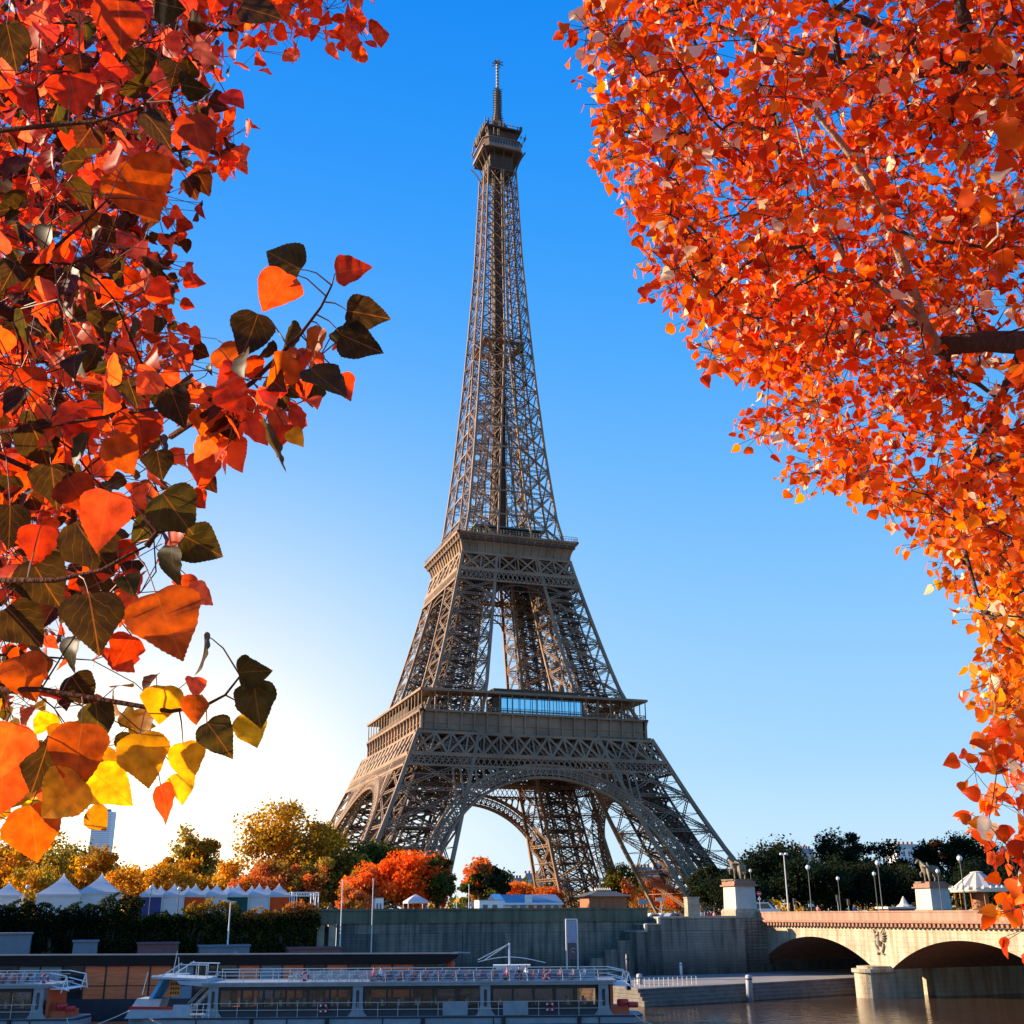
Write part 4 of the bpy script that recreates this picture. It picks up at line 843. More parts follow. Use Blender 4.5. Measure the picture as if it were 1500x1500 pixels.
life_ring('red life ring on the side rail near the stern of the middle boat', 16.6, 1.85)
life_ring('red life ring on the roof rail of the boat at the left edge', -34.0, 4.75)
for k, (s, n, t_, lb) in enumerate([(-1.2, 1.6, 'red_top', 'person in red sitting on the boat roof behind the rail'), (-.5, 1.7, 'white_top', 'person in white sitting on the boat roof beside one in red'), (12.4, 1.5, 'pink_top', 'person in pink sitting on the boat roof below the davit mast'), (13.6, 1.4, 'navy_top', 'person in dark clothes sitting on the boat roof right of the davit mast'), (14.3, 1.7, 'white_top', 'person in white sitting on the boat roof right of the dark-clothed one')]):
    person(lb, bw(s, n, 4.2), -YAW+(.6 if k % 2 else -.5), t_, 'dark_trousers', True, 'people on the boat roof')
# floating restaurant with a long dark canopy behind them
B = thing('canopy_barge', 'long barge under a dark brown canopy roof with wooden side panels', 'barge', bw(0, 13), -YAW)
m_ = MB(); m_.prism([(-75, 0), (6.0, 0), (8.0, 2.4), (6.0, 4.8), (-75, 4.8)], 'z', -.6, 2.0); m_.build('hull', NAVY, B)
m_ = MB(); m_.prism([(-75, 5.45), (5.0, 5.35), (6.6, 5.9), (6.9, 6.4), (-75, 6.62)], 'y', -.5, 5.3); m_.build('canopy_roof', CANOPY, B)
m_ = MB(); m_.prism([(-75, 6.62), (6.9, 6.4), (6.95, 6.5), (-75, 6.74)], 'y', -.62, -.42); m_.bar((6.4, -.4, 6.55), (8.2, -.4, 6.5), .16); m_.build('roof_edge', PALE, B)
for s in np.arange(-74, 4, 2.45):
    wood = (-37 < s < -27) or (s > -20 and (int(s*7) % 5 < 3))
    m_ = MB(); m_.bb(s+.08, s+2.37, .1, .16, 2.0, 5.35); m_.build('side_panel', WOOD if wood else (BLUEROOF if int(s) % 3 == 0 else DGLASS), B)
m_ = MB(); m_.bb(-.08, .08, .02, .2, 2.0, 5.4); o_ = m_.build('post', BLACKISH, B, loc=(-74, 0, 0)); copies(o_, [(s, 0, 0) for s in np.arange(-74, 5, 2.45)][1:])
m_ = MB(); m_.bb(-75, 5, .0, .08, 3.3, 3.38); m_.build('mid_rail', BLACKISH, B)
m_ = MB(); m_.lathe([(.2, 0), (.5, .2), (.55, .6), (.3, .9)], (5.9, 1.0, 4.75), 10); m_.build('orange_lantern', ORANGE, B)
ob = thing('davit_boat', 'small white workboat with a davit mast and stays behind the tour boat', 'boat', bw(0, 13.4), -YAW)
m_ = MB(); m_.prism([(9.5, .4), (11, 0), (20, 0), (20.5, 2.8), (11, 2.8), (9.2, 1.6)], 'z', -.5, 3.0); m_.build('hull', PALE, ob)
m_ = MB(); m_.bb(11.0, 14.6, .3, 2.4, 3.0, 5.0); m_.bb(10.7, 14.9, .1, 2.6, 5.0, 5.15); cb_ = m_.build('wheelhouse', WHITE, ob)
m_ = MB()
for s in (11.9, 13.2, 14.2): m_.bb(s-.35, s+.35, .26, .3, 3.9, 4.75)
m_.build('window', DGLASS, cb_)
m_ = MB(); m_.bar((12.55, .8, 3), (12.55, .8, 7.45), .16); m_.bars([(12.55, .8, 7.4), (12.55, .8, 7.4)], [(9.0, .6, 5.7), (9.6, 1.2, 5.6)], .09); P = np.array([(s, .7, 5.5+.5*math.sin((s-9)/7*math.pi)) for s in np.linspace(9, 16.6, 12)]); m_.bars(P[:-1], P[1:], .08); m_.build('davit_mast', WHITE, ob)
# piles and posts standing in the water / on the quay edge
def pile(label, p, h, r, m=PILE):
    mb = MB(); mb.lathe([(r, 0), (r*.95, h-.1), (r*.6, h)], n=10); o = mb.build('mooring_pile', m, None, True, loc=p); tag(o, label, 'pile', 'mooring piles by the far quay')
    m2 = MB(); m2.lathe([(r*1.12, h*.82), (r*1.12, h*.87)], n=10); m2.build('steel_band', BLACKISH, o); return o
q = onz(1099, 1467, WATER_Z); pile('grey pile standing alone in the water before the bridge arch', q, 3.1, .42)
q = onz(938, 1466, WATER_Z); pile('bluish pile at the corner of the stepped quay beside the boat stern', q, 3.2, .40)
q = onz(921, 1450, -6.0); pile('dark slim pile behind the stern rail of the middle boat', q, 4.0, .28, NAVY)
q = onz(998, 1431, QZ+.03); pile('short white post on the lower quay beside the landing railing', q, 1.9, .2, WHITE)
q = ony(345, 1392, -190); pile('thick wooden post on the lower quay beside the slim lamp', (q[0], -190, QZ+.03), 4.4, .3)
rl = thing('quay_railing', 'thin steel railing along the corner of the lower quay', 'railing', (0, 0, 0))
m_ = MB(); a_, b_ = np.array([-53.5, -208.6, QZ+.03]), np.array([-43.5, -206.9, QZ+.03])
m_.bar((0, 0, 0), (0, 0, 1.05), .05); o_ = m_.build('post', STEEL, rl, loc=a_); copies(o_, [a_+(b_-a_)*k/14 for k in range(1, 15)]); m_ = MB()
for z in (.55, 1.05): m_.bar(a_+np.array([0, 0, z]), b_+np.array([0, 0, z]), .04)
m_.build('rail', STEEL, rl)
# sheds and low roofs on the lower quay
for (x0, x1, y0, mt, nm, lb) in ((-5, 46, 1366, MAROON if False else DULLBOX, 'quay_shed', 'plain grey shed on the lower quay at the left edge'), (108, 144, 1377, DULLBOX, 'quay_cabin', 'small grey cabin with a dark door on the lower quay behind the dark canopy'), (203, 262, 1380, MAROON, 'quay_shed', 'dull maroon shed on the lower quay under a hanging shrub'), (293, 366, 1384, DULLBOX, 'quay_shed', 'low grey shed on the lower quay at the foot of the slim lamp'), (424, 500, 1387, MAROON, 'quay_shed', 'low reddish roof on the lower quay left of the white flagpole')):
    a, b = ony(x0, y0, -188)[0], ony(x1, y0, -188)[0]; z1 = ony((x0+x1)/2, y0, -188)[2]; o = thing(nm, lb, 'shed', ((a+b)/2, -188, QZ+.03)); hh = z1-QZ
    m_ = MB(); m_.bb(-(b-a)/2, (b-a)/2, 0, 3, 0, hh-.25); m_.build('wall', mt, o); m_ = MB(); m_.bb(-(b-a)/2-.15, (b-a)/2+.15, -.2, 3.2, hh-.25, hh-.05); m_.build('roof', DULLBOX if mt is not MAROON else MAROON, o)
    m_ = MB(); m_.bb(-.5, .5, -.04, 0, 0, min(2, hh-.4)); m_.build('door', BLACKISH, o)
# ------------------------------------------------------------------ poles, lamps, signs
def pole(name, label, cat, px, pytop, Y, z0, r=.09, m=WHITE, group=None):
    p = ony(px, pytop, Y); o = thing(name, label, cat, (p[0], Y, z0), 0, group); h = p[2]-z0; mb = MB(); mb.lathe([(r, 0), (r*.6, h)], n=8); mb.build('pole', m, o); mb = MB(); mb.sphere((0, 0, h), r*1.3, 8, 5); mb.build('finial', m, o); mb = MB(); mb.lathe([(r*2.4, 0), (r*2.4, .3), (r*1.2, .4)], n=8); mb.build('base', m, o); return o
pole('flagpole', 'left of two bare white flagpoles before the quay wall', 'flagpole', 502, 1290, -186, QZ+.03, .1, WHITE, 'bare white flagpoles')
pole('flagpole', 'right of two bare flagpoles before the quay wall', 'flagpole', 547, 1288, -186, QZ+.03, .1, STEEL, 'bare white flagpoles')
pole('flagpole', 'thin pole among the trees behind the quay wall, left of the white container', 'flagpole', 687, 1296, -172, GZ, .08, WHITE, 'thin poles behind the wall')
pole('flagpole', 'thin pole behind the quay wall beside the dark green tree', 'flagpole', 669, 1300, -172, GZ, .08, WHITE, 'thin poles behind the wall')
pole('flagpole', 'thin pole standing behind the roof of the brown kiosk', 'flagpole', 878, 1262, -120, GZ, .1, LAMPGREY, 'thin poles behind the wall')
def globe_lamp(label, px, pytop, side=-1, r=.34, grp='globe street lamps'):
    v = ray(px, pytop); t = None
    # walk along the sight line to where a lamp of this height stands on the deck
    z0 = 1.2; t = ((-16.4 if side < 0 else 16.2)-CAM[0])/v[0]; p = CAM+v*t; h = p[2]-z0; o = thing('street_lamp', label, 'street lamp', (p[0], p[1], z0), 0, grp)
    mb = MB(); mb.lathe([(.2, 0), (.2, .7), (.12, .9), (.075, 2.5), (.055, h-r*2)], n=8); mb.build('post', LAMPGREY, o)
    mb = MB(); mb.sphere((0, 0, h-r), r, 12, 8); mb.build('lamp_globe', GLOBE, o, True); mb = MB(); mb.lathe([(.12, h-2*r-.25), (.2, h-2*r), (.12, h-2*r+.06)], n=8); mb.lathe([(.2, h-.06), (.1, h+.1)], n=8); mb.build('lamp_collar', LAMPGREY, o); return o
for a in (('globe lamp just right of the horse statue by the quay wall', 1099, 1273, 1), ('globe lamp with the second tallest post left of the bridge middle', 1183, 1267, -1), ('shortest globe lamp above the parapet, beside a red signal', 1227, 1284, 1),
          ('shorter of two globe lamps standing close together on the bridge', 1280, 1277, 1), ('taller of two globe lamps standing close together on the bridge', 1285, 1260, -1), ('globe lamp in front of the pedestal beside the carousel', 1373, 1273, 1), ('globe lamp in front of the carousel roof', 1405, 1253, -1)): globe_lamp(*a)
p = ony(1148, 1251, -165); o = thing('street_lamp', 'tallest street lamp on the bridge with a flat cluster of four heads', 'street lamp', (p[0], -165, 1.2), 0, 'globe street lamps'); h = p[2]-1.2
mb = MB(); mb.lathe([(.2, 0), (.14, 1), (.08, h)], n=8); mb.build('post', STEEL, o)
mb = MB(); mb.bars([(-.6, 0, h), (0, -.6, h)], [(.6, 0, h), (0, .6, h)], .1); mb.build('arm', STEEL, o)
for a, b in ((-.6, 0), (.6, 0), (0, -.6), (0, .6)): mb = MB(); mb.lathe([(.1, -.2), (.24, -.12), (.2, .1), (.08, .18)], (a, b, h+.02), 8); mb.build('lamp_head', WHITE, o)
q = ony(338, 1320, -187); o = thing('street_lamp', 'slim pale lamp post on the lower quay before the hanging shrubs', 'street lamp', (q[0], -187, QZ+.03)); h = q[2]-QZ
mb = MB(); mb.lathe([(.14, 0), (.07, h)], n=8); mb.build('post', WHITE, o); mb = MB(); mb.box((-.5, 0, h+.02), (.7, .25, .12)); mb.box((.5, 0, h-.1), (.5, .25, .12)); mb.bar((-.5, 0, h), (.5, 0, h-.1), .08); mb.build('lamp_head', WHITE, o)
for (px, py, Y, lb) in ((222, 1297, -174, 'small globe lamp among the tent peaks'), (263, 1299, -174, 'small globe lamp right of the violet-fronted tent'), (41, 1296, -174, 'small globe lamp between the left tents')):
    q = ony(px, py, Y); o = thing('street_lamp', lb, 'street lamp', (q[0], Y, GZ), 0, 'small globe lamps among the tents'); h = q[2]-GZ
    mb = MB(); mb.lathe([(.09, 0), (.05, h-.4)], n=8); mb.build('post', LAMPGREY, o); mb = MB(); mb.sphere((0, 0, h-.25), .27, 10, 6); mb.build('lamp_globe', GLOBE, o, True)
# framed sign on two tubes
q0, q1 = ony(829, 1347, -188), ony(845, 1347, -188); o = thing('quay_sign', 'tall framed sign on two pale posts in front of the quay wall', 'sign', ((q0[0]+q1[0])/2, -188, QZ+.03)); hw, h = (q1[0]-q0[0])/2, q0[2]-QZ
mb = MB(); [mb.lathe([(.13, 0), (.13, h)], (s_*hw, 0, 0), 8) for s_ in (-1, 1)]; mb.bar((-hw, 0, h), (hw, 0, h), .16); mb.build('frame', STEEL, o)
mb = MB(); mb.bb(-hw+.2, hw-.2, -.05, .05, h-3.1, h-.15); mb.build('panel', mat('sign_panel', (.22, .30, .42), .3), o)
mb = MB(); mb.bb(-hw+.2, hw-.2, -.05, .05, h-5.2, h-3.15); mb.build('lower_panel', mat('sign_panel_dark', (.035, .05, .075), .3), o)
mb = MB(); mb.bars([(-.25, -.07, h-4.0), (-.3, -.07, h-4.3), (0.05, -.07, h-3.85), (.05, -.07, h-4.1)], [(.05, -.07, h-3.8), (.1, -.07, h-4.3), (.45, -.07, h-3.85), (.3, -.07, h-4.5)], .13, .03); mb.build('white_mark', WHITE, o)
# traffic sign, signals and panels over the parapet
def post_sign(name, label, cat, px, pytop, Y, z0, build):
    q = ony(px, pytop, Y); o = thing(name, label, cat, (q[0], Y, z0), 0); h = q[2]-z0; mb = MB(); mb.lathe([(.05, 0), (.05, h)], n=6); mb.build('post', STEEL, o); build(o, h); return o
def disc(o, h):
    mb = MB(); mb.tube([(0, -.06, h), (0, -.02, h)], .42, 14); a = mb.build('sign_disc', RED, o); mb = MB(); mb.bb(-.28, .28, -.075, -.062, h-.08, h+.08); mb.build('white_bar', WHITE, a); mb = MB(); mb.bb(-.25, .25, -.05, 0, h-1.0, h-.65); mb.build('plate', WHITE, o)
post_sign('road_sign', 'round red no-entry sign with a white bar beside the pedestal', 'road sign', 1112, 1309, -172, 1.2, disc)
def sig(o, h):
    mb = MB(); mb.bb(-.2, .2, -.2, .1, h-1.0, h); a = mb.build('signal_head', BLACKISH, o)
    for k, m in enumerate((RED, mat('amber_lens', (.3, .15, .01), .3), mat('green_lens', (.01, .12, .06), .3))): mb = MB(); mb.sphere((0, -.2, h-.18-.31*k), .12, 8, 5); mb.build('lens', m, a)
post_sign('traffic_light', 'traffic light with a red lens beside the shortest globe lamp', 'traffic light', 1226, 1311, -176, 1.2, sig)
post_sign('traffic_light', 'traffic light in shade left of the green direction sign', 'traffic light', 1163, 1316, -172, 1.2, sig)
post_sign('traffic_light', 'traffic light in shade right of the shortest globe lamp', 'traffic light', 1242, 1317, -172, 1.2, sig)
def dirs(o, h):
    for k in range(3): mb = MB(); mb.prism([(-.5, h-.45-.5*k), (.4, h-.45-.5*k), (.62, h-.25-.5*k), (.4, h-.05-.5*k), (-.5, h-.05-.5*k)], 'y', -.1, -.05); mb.build('direction_plate', GREEN if k != 1 else WHITE, o)
post_sign('direction_sign', 'direction sign with green and white plates on the bridge', 'direction sign', 1187, 1319, -176, 1.2, dirs)
def plate(o, h): mb = MB(); mb.bb(-1.0, 1.0, -.1, -.04, h-.9, h); mb.build('plate', PALE, o)
post_sign('street_sign', 'pale rectangular sign behind the wall right of the kiosk', 'street sign', 942, 1317, -150, GZ, plate)
def plate2(o, h): mb = MB(); mb.bb(-.95, .75, -.1, -.04, h-.5, h); mb.build('plate', CREAM, o)
post_sign('street_sign', 'small cream sign above the parked cars left of the stone block', 'street sign', 968, 1315, -172, GZ, plate2)
q0, q1 = ony(1004, 1314, -182), ony(1023, 1345, -182); o = thing('stone_block', 'plain brown upright block standing on the stair landing', 'block', ((q0[0]+q1[0])/2, -182, 2.02)); hw, h = (q1[0]-q0[0])/2, q0[2]-2.02
mb = MB(); mb.bb(-hw, hw, -.6, .6, 0, h-.2); mb.build('body', STONE_PEDB, o); mb = MB(); mb.bb(-hw-.08, hw+.08, -.68, .68, h-.2, h); mb.build('cap', STONE_PEDB, o)
# people by the pedestal and on the bridge
for k, (px, Y, t_, lb) in enumerate(((1027, -177, 'white_top', 'person in white standing right of the brown block'), (1032, -176, 'blue_top', 'person in blue standing between the brown block and the pedestal'), (1037, -177.5, 'red_top', 'person in red walking left of the statue pedestal'), (1042, -176, 'navy_top', 'person in navy standing close to the statue pedestal'), (1046, -174, 'pink_top', 'person in pink half behind the pedestal base'))):
    q = ony(px, 1340, Y); person(lb, (q[0], Y, GZ), k*1.3, t_, 'dark_trousers', False, 'people beside the statue pedestal')
for k, (px, Y, t_, lb) in enumerate(((1177, -184, 'white_top', 'person in white walking on the bridge left of the direction sign'), (1198, -186, 'pink_top', 'person in pink walking on the bridge right of the direction sign'), (1252, -190, 'blue_top', 'person in blue walking on the bridge left of the two close lamps'))):
    q = ony(px, 1333, Y); person(lb, (q[0], Y, 1.75), 1+k, t_, 'dark_trousers', False, 'people crossing the bridge')
# vehicles
def vehicle(label, name, cat, p, rz, body, L_=5.2, Wd=1.95, H=2.0, group=None, van=True):
    o = thing(name, label, cat, p, rz, group)
    pr_ = [(-L_/2, .35), (-L_/2, H*.55), (-L_/2+.12, H*.97), (-L_/2+.3, H), (L_/2-1.9, H), (L_/2-1.0, H*.62), (L_/2-.1, H*.5), (L_/2, .35)] if van else [(-L_/2, .35), (-L_/2, .85), (-L_/2+.4, .95), (-L_/2+1.0, H), (L_/2-1.9, H), (L_/2-1.1, .95), (L_/2-.1, .8), (L_/2, .35)]
    mb = MB(); mb.prism(pr_, 'y', -Wd/2, Wd/2); mb.build('body', body, o)
    mb = MB(); zt = H-.18
    for s_ in (-1, 1): mb.prism([(-L_/2+(.5 if van else 1.05), H*.6), (-L_/2+(.5 if van else 1.2), zt), (L_/2-2.0, zt), (L_/2-1.45, H*.6)], 'y', s_*(Wd/2+.005)-.01, s_*(Wd/2+.005)+.01)
    mb.build('side_window', DGLASS, o)
    a, b = ((L_/2-1.85, H-.04), (L_/2-1.06, H*.64)) if van else ((L_/2-1.86, H-.05), (L_/2-1.16, 1.0)); mb = MB(); mb.add([(a[0]+.03, -Wd/2+.12, a[1]+.01), (a[0]+.03, Wd/2-.12, a[1]+.01), (b[0]+.03, Wd/2-.12, b[1]+.01), (b[0]+.03, -Wd/2+.12, b[1]+.01)], [(0, 1, 2, 3)]); mb.build('windscreen', DGLASS, o)
    for x in (-L_/2+.95, L_/2-.95):
        for s_ in (-1, 1): mb = MB(); mb.tube([(x, s_*(Wd/2-.2), .34), (x, s_*(Wd/2+.02), .34)], .34, 14); wh = mb.build('wheel', BLACKISH, o); mb = MB(); mb.tube([(x, s_*(Wd/2+.02), .34), (x, s_*(Wd/2+.03), .34)], .19, 10); mb.build('rim', STEEL, wh)
    for s_ in (-1, 1): mb = MB(); mb.box((L_/2-.03, s_*(Wd/2-.3), .75), (.1, .35, .18)); mb.build('headlight', GLOBE, o)
    return o
q = ony(1116, 1330, -168); vehicle('white van seen over the parapet right of the statue pedestal', 'delivery_van', 'van', (q[0], -168, GZ+.6), R_(-15), WHITE, 5.6, 2.0, 2.5)
for px, Y, m, lb in ((958, -171, WHITE, 'white car behind the wall, left of the parked group'), (973, -166, WHITE, 'white car partly behind a sign post by the wall'), (988, -171, BLUEROOF, 'blue-grey car parked left of the stone block')):
    q = ony(px, 1335, Y); vehicle(lb, 'parked_car', 'car', (q[0], Y, GZ), R_(8), m, 4.3, 1.75, 1.5, 'cars parked behind the wall', False)
# ------------------------------------------------------------------ tents
def pagoda(label, px, py, wpx, Y, front=None, group='small pagoda tents'):
    q = ony(px, py, Y); wd = wpx/pxm(q)/0.96; h = q[2]-GZ; o = thing('pagoda_tent', label, 'tent', (q[0], Y, GZ), R_(-6), group); e = max(h-wd*.50, 1.9)
    mb = MB(); k = np.linspace(0, 1, 8); prof = [(wd/2*math.sqrt(2)*1.03*(1-t)**1.55+.04, e+(h-e)*t) for t in k]; mb.lathe(prof, n=4, rot=math.pi/4); mb.build('roof', TENT, o)
    mb = MB(); mb.lathe([(wd/2*math.sqrt(2)*1.035, e-.32), (wd/2*math.sqrt(2)*1.035, e)], n=4, rot=math.pi/4); mb.build('valance', TENT, o)
    a = wd/2-.06; mb = MB(); mb.bb(-a, a, -a, -a+.04, 0, e-.3); mb.build('front_panel', front or TENT, o)
    mb = MB(); mb.bb(-a, -a+.04, -a+.05, a, 0, e-.3); mb.bb(a-.04, a, -a+.05, a, 0, e-.3); mb.bb(-a, a, a-.04, a, 0, e-.3); mb.build('side_panel', TENT, o)
    for x in (-a, a):
        for y in (-a, a): mb = MB(); mb.bar((x, y-.03, 0), (x, y-.03, e), .09); mb.build('pole', STEEL, o)
pagoda('large white pagoda tent, left one of the big pair', 94, 1279, 57, -166, None, 'large pagoda tents'); pagoda('large white pagoda tent, right one of the big pair', 150, 1278, 53, -166, None, 'large pagoda tents')
pagoda('white pagoda tent cut by the left edge of the photo', 14, 1291, 37, -166, None, 'large pagoda tents')
FR = [(224, PURPLE, 'violet'), (256, None, 'plain white'), (287, ORCLOTH, 'orange'), (318, None, 'plain white'), (349, GREEN, 'green'), (380, None, 'plain white'), (409, ORCLOTH, 'orange')]
LB = ['white tent with a violet front, at the left end of the tent row', 'white tent with a plain front right of the violet one', 'white tent with an orange front, right of a plain white one', 'white tent half hidden by the golden-topped shrub', 'white tent with a green front', 'white tent with a plain front between the green and an orange one', 'white tent with an orange front at the right end of the row']
for (px, m, c), lb in zip(FR, LB): pagoda(lb, px, 1294, 31, -168, m)
for px, lb in ((236, 'rear tent peak just right of the violet-fronted tent'), (276, 'rear tent peak between the white and the orange-fronted tents'), (304, 'rear tent peak right of the first orange-fronted tent'), (334, 'rear tent peak left of the green-fronted tent'), (341, 'rear tent peak directly behind the green-fronted tent'), (369, 'rear tent peak right of the green-fronted tent'), (392, 'rear tent peak left of the last orange-fronted tent')): pagoda(lb, px, 1297, 25, -156, None, 'rear row of pagoda tents')
q0, q1 = ony(428, 1307, -170), ony(467, 1307, -170); o = thing('truss_frame', 'open white metal frame at the right end of the tents', 'frame', ((q0[0]+q1[0])/2, -170, GZ)); hw, h = (q1[0]-q0[0])/2, q0[2]-GZ
for x in (-hw, -hw+.7, hw-.7, hw): mb = MB(); mb.bar((x, 0, 0), (x, 0, h), .12); mb.bar((x, 2.5, 0), (x, 2.5, h), .12); mb.build('upright', WHITE, o)
mb = MB()
for y in (0, 2.5): mb.bars([(-hw, y, h), (-hw, y, h-.5)], [(hw, y, h), (hw, y, h-.5)], .1); xs = np.linspace(-hw, hw, 11); mb.bars([(x, y, h-.5*(i % 2)) for i, x in enumerate(xs[:-1])], [(x, y, h-.5*((i+1) % 2)) for i, x in enumerate(xs[1:])], .06)
mb.bars([(-hw, 0, h), (hw, 0, h)], [(-hw, 2.5, h), (hw, 2.5, h)], .1); mb.build('beam', WHITE, o)
# gazebo, containers, pavilion, kiosk
q = ony(609, 1310, -171); o = thing('gazebo', 'small open white gazebo under the red tree', 'gazebo', (q[0], -171, GZ)); h = q[2]-GZ
mb = MB(); mb.lathe([(2.2, h-1.0), (.9, h-.35), (.03, h)], n=4, rot=math.pi/4); mb.lathe([(2.22, h-1.3), (2.22, h-1.0)], n=4, rot=math.pi/4); mb.build('roof', TENT, o)
for x in (-1.5, 1.5):
    for y in (-1.5, 1.5): mb = MB(); mb.bar((x, y, 0), (x, y, h-1), .09); mb.build('pole', STEEL, o)
def cont(label, x0, x1, ytop, Y, m, d=2.5):
    a, b = ony(x0, ytop, Y), ony(x1, ytop, Y); o = thing('site_cabin', label, 'cabin', ((a[0]+b[0])/2, Y, GZ)); hw, h = (b[0]-a[0])/2, a[2]-GZ
    mb = MB(); mb.bb(-hw, hw, 0, d, .15, h-.1); mb.build('body', m, o); mb = MB(); mb.bb(-hw-.06, hw+.06, -.06, d+.06, h-.1, h); mb.bb(-hw, hw, 0, d, 0, .15); mb.build('frame', PALE, o)
    mb = MB(); mb.bb(-hw*.7, -hw*.3, -.03, 0, h*.45, h*.8); mb.bb(hw*.1, hw*.5, -.03, 0, h*.45, h*.8); mb.build('window', DGLASS, o)
cont('white cabin with two windows behind the wall, left of the long pavilion', 702, 737, 1318, -172, WHITE); cont('pale small cabin left of the white one', 690, 702, 1321, -168, PALE); cont('narrow white cabin beside the right flagpole', 550, 562, 1315, -165, WHITE)
a, b = ony(727, 1310, -165), ony(823, 1310, -165); o = thing('pavilion', 'long low white pavilion with a grey-blue roof and white gable', 'pavilion', ((a[0]+b[0])/2, -165, GZ)); hw, h = (b[0]-a[0])/2, a[2]-GZ
mb = MB(); mb.bb(-hw+.3, hw-.3, 0, 5.5, 0, h-1.2); mb.build('wall', WHITE, o)
mb = MB(); mb.prism([(-.6, h-1.35), (2.75, h), (6.1, h-1.35), (6.1, h-1.5), (2.75, h-.15), (-.6, h-1.5)], 'x', -hw+1.5, hw); mb.build('roof', BLUEROOF, o)
mb = MB(); mb.prism([(-.7, h-1.6), (2.75, h+.02), (6.2, h-1.6)], 'x', -hw, -hw+.4); mb.prism([(-.75, h-1.45), (2.75, h+.1), (2.75, h-.02), (-.75, h-1.62)], 'x', -hw, -hw+1.5); mb.bb(-hw+1, hw, -.7, -.55, h-1.6, h-1.3); mb.bb(-1.0, .2, -.75, -.5, h-1.3, h-.1) ; mb.build('gable_trim', WHITE, o)
for x in np.linspace(-hw+3, hw-1, 6): mb = MB(); mb.bb(x-.45, x+.45, -.04, 0, .6, h-1.7); mb.build('window', BLUEROOF if x < 0 else ORANGE if x < 2 else DGLASS, o)
a, b = ony(866, 1320, -160), ony(918, 1320, -160); o = thing('kiosk', 'brown wooden kiosk with a hipped slatted roof behind the wall', 'kiosk', ((a[0]+b[0])/2, -160, GZ)); hw = (b[0]-a[0])/2; h = ony(890, 1313, -160)[2]-GZ; ht = ony(890, 1302, -160)[2]-GZ
mb = MB(); mb.bb(-hw, hw, 0, 5, 0, h); mb.build('wall', KIOSK, o)
mb = MB(); e = .9; mb.add([(-hw-e, -e, h), (hw+e, -e, h), (hw+e, 5+e, h), (-hw-e, 5+e, h), (-hw*.45, 2, ht-.25), (hw*.45, 2, ht-.25), (hw*.45, 3, ht-.25), (-hw*.45, 3, ht-.25)], [(0, 1, 5, 4), (1, 2, 6, 5), (2, 3, 7, 6), (3, 0, 4, 7), (4, 5, 6, 7), (3, 2, 1, 0)]); rf = mb.build('roof', KROOF, o)
mb = MB()
for k in range(8): x = -hw*.42+hw*.84*k/7; mb.bar((x-.15, 1.9, ht-.3), (x+.15, 3.1, ht+.1), .12, .3)
mb.build('ridge_slat', CREAM, rf)
for x in np.linspace(-hw+.7, hw-.7, 5): mb = MB(); mb.bb(x-.5, x+.5, -.06, 0, .4, h-.4); mb.build('shutter', KIOSK, o)
# carousel
q = ony(1430, 1277, -128); h = q[2]-GZ; R2 = 39/pxm((q[0], -128, 3)); o = thing('carousel', 'carousel with a striped conical roof behind the far pedestal', 'carousel', (q[0], -128, GZ))
e = ony(1430, 1301, -128)[2]-GZ; n_ = 24
for k, m in ((0, CREAM), (1, DULLBOX)):
    mb = MB()
    for j in range(k, n_, 2):
        a0, a1 = 2*math.pi*j/n_, 2*math.pi*(j+1)/n_; f = lambda r, a, z: (r*math.cos(a), r*math.sin(a), z)
        mb.add([f(R2*.98, a0, e), f(R2*.98, a1, e), f(R2*.55, a1, e+(h-e)*.55), f(R2*.55, a0, e+(h-e)*.55), f(R2*.22, a0, h-.3), f(R2*.22, a1, h-.3)], [(0, 1, 2, 3), (3, 2, 5, 4)])
    mb.build('roof_stripe', m, o)
mb = MB(); mb.lathe([(R2*.22, h-.35), (R2*.24, h-.1), (R2*.1, h+.1)], n=16); mb.build('roof_crown', CREAM, o)
mb = MB(); mb.lathe([(R2, e-.9), (R2*1.04, e-.6), (R2*1.02, e+.05), (R2*.97, e+.1), (R2*.97, e-.9)], n=24)
for j in range(n_): a = 2*math.pi*j/n_; mb.lathe([(.5, -.25), (.55, 0), (.05, .55)], (R2*math.cos(a), R2*math.sin(a), e), 8)
mb.build('rounding_board', CREAM, o)
mb = MB(); mb.lathe([(R2*.98, 0), (R2*.98, .5)], n=24); mb.build('platform', MAROON, o); mb = MB(); mb.lathe([(R2*.3, .5), (R2*.3, e)], n=16); mb.build('centre_drum', KIOSK, o)
for j in range(12): a = 2*math.pi*j/12; mb = MB(); mb.lathe([(.08, .5), (.08, e-.8)], (R2*.9*math.cos(a), R2*.9*math.sin(a), 0), 6); mb.build('pole', YORANGE, o)
for j in range(10):
    a = 2*math.pi*(j+.5)/10; c = np.array([R2*.72*math.cos(a), R2*.72*math.sin(a), 1.5]); t = np.array([-math.sin(a), math.cos(a), 0]); mb = MB(); mb.tube([c-t*.6, c, c+t*.5, c+t*.75+np.array([0, 0, .5]), c+t*1.0+np.array([0, 0, .45])], [.2, .26, .24, .14, .1], 7)
    for s_ in (-.5, .45): mb.bar(c+t*s_, c+t*(s_+.1)+np.array([0, 0, -.7]), .12)
    mb.build('wooden_horse', CREAM if j % 2 else RED, o)
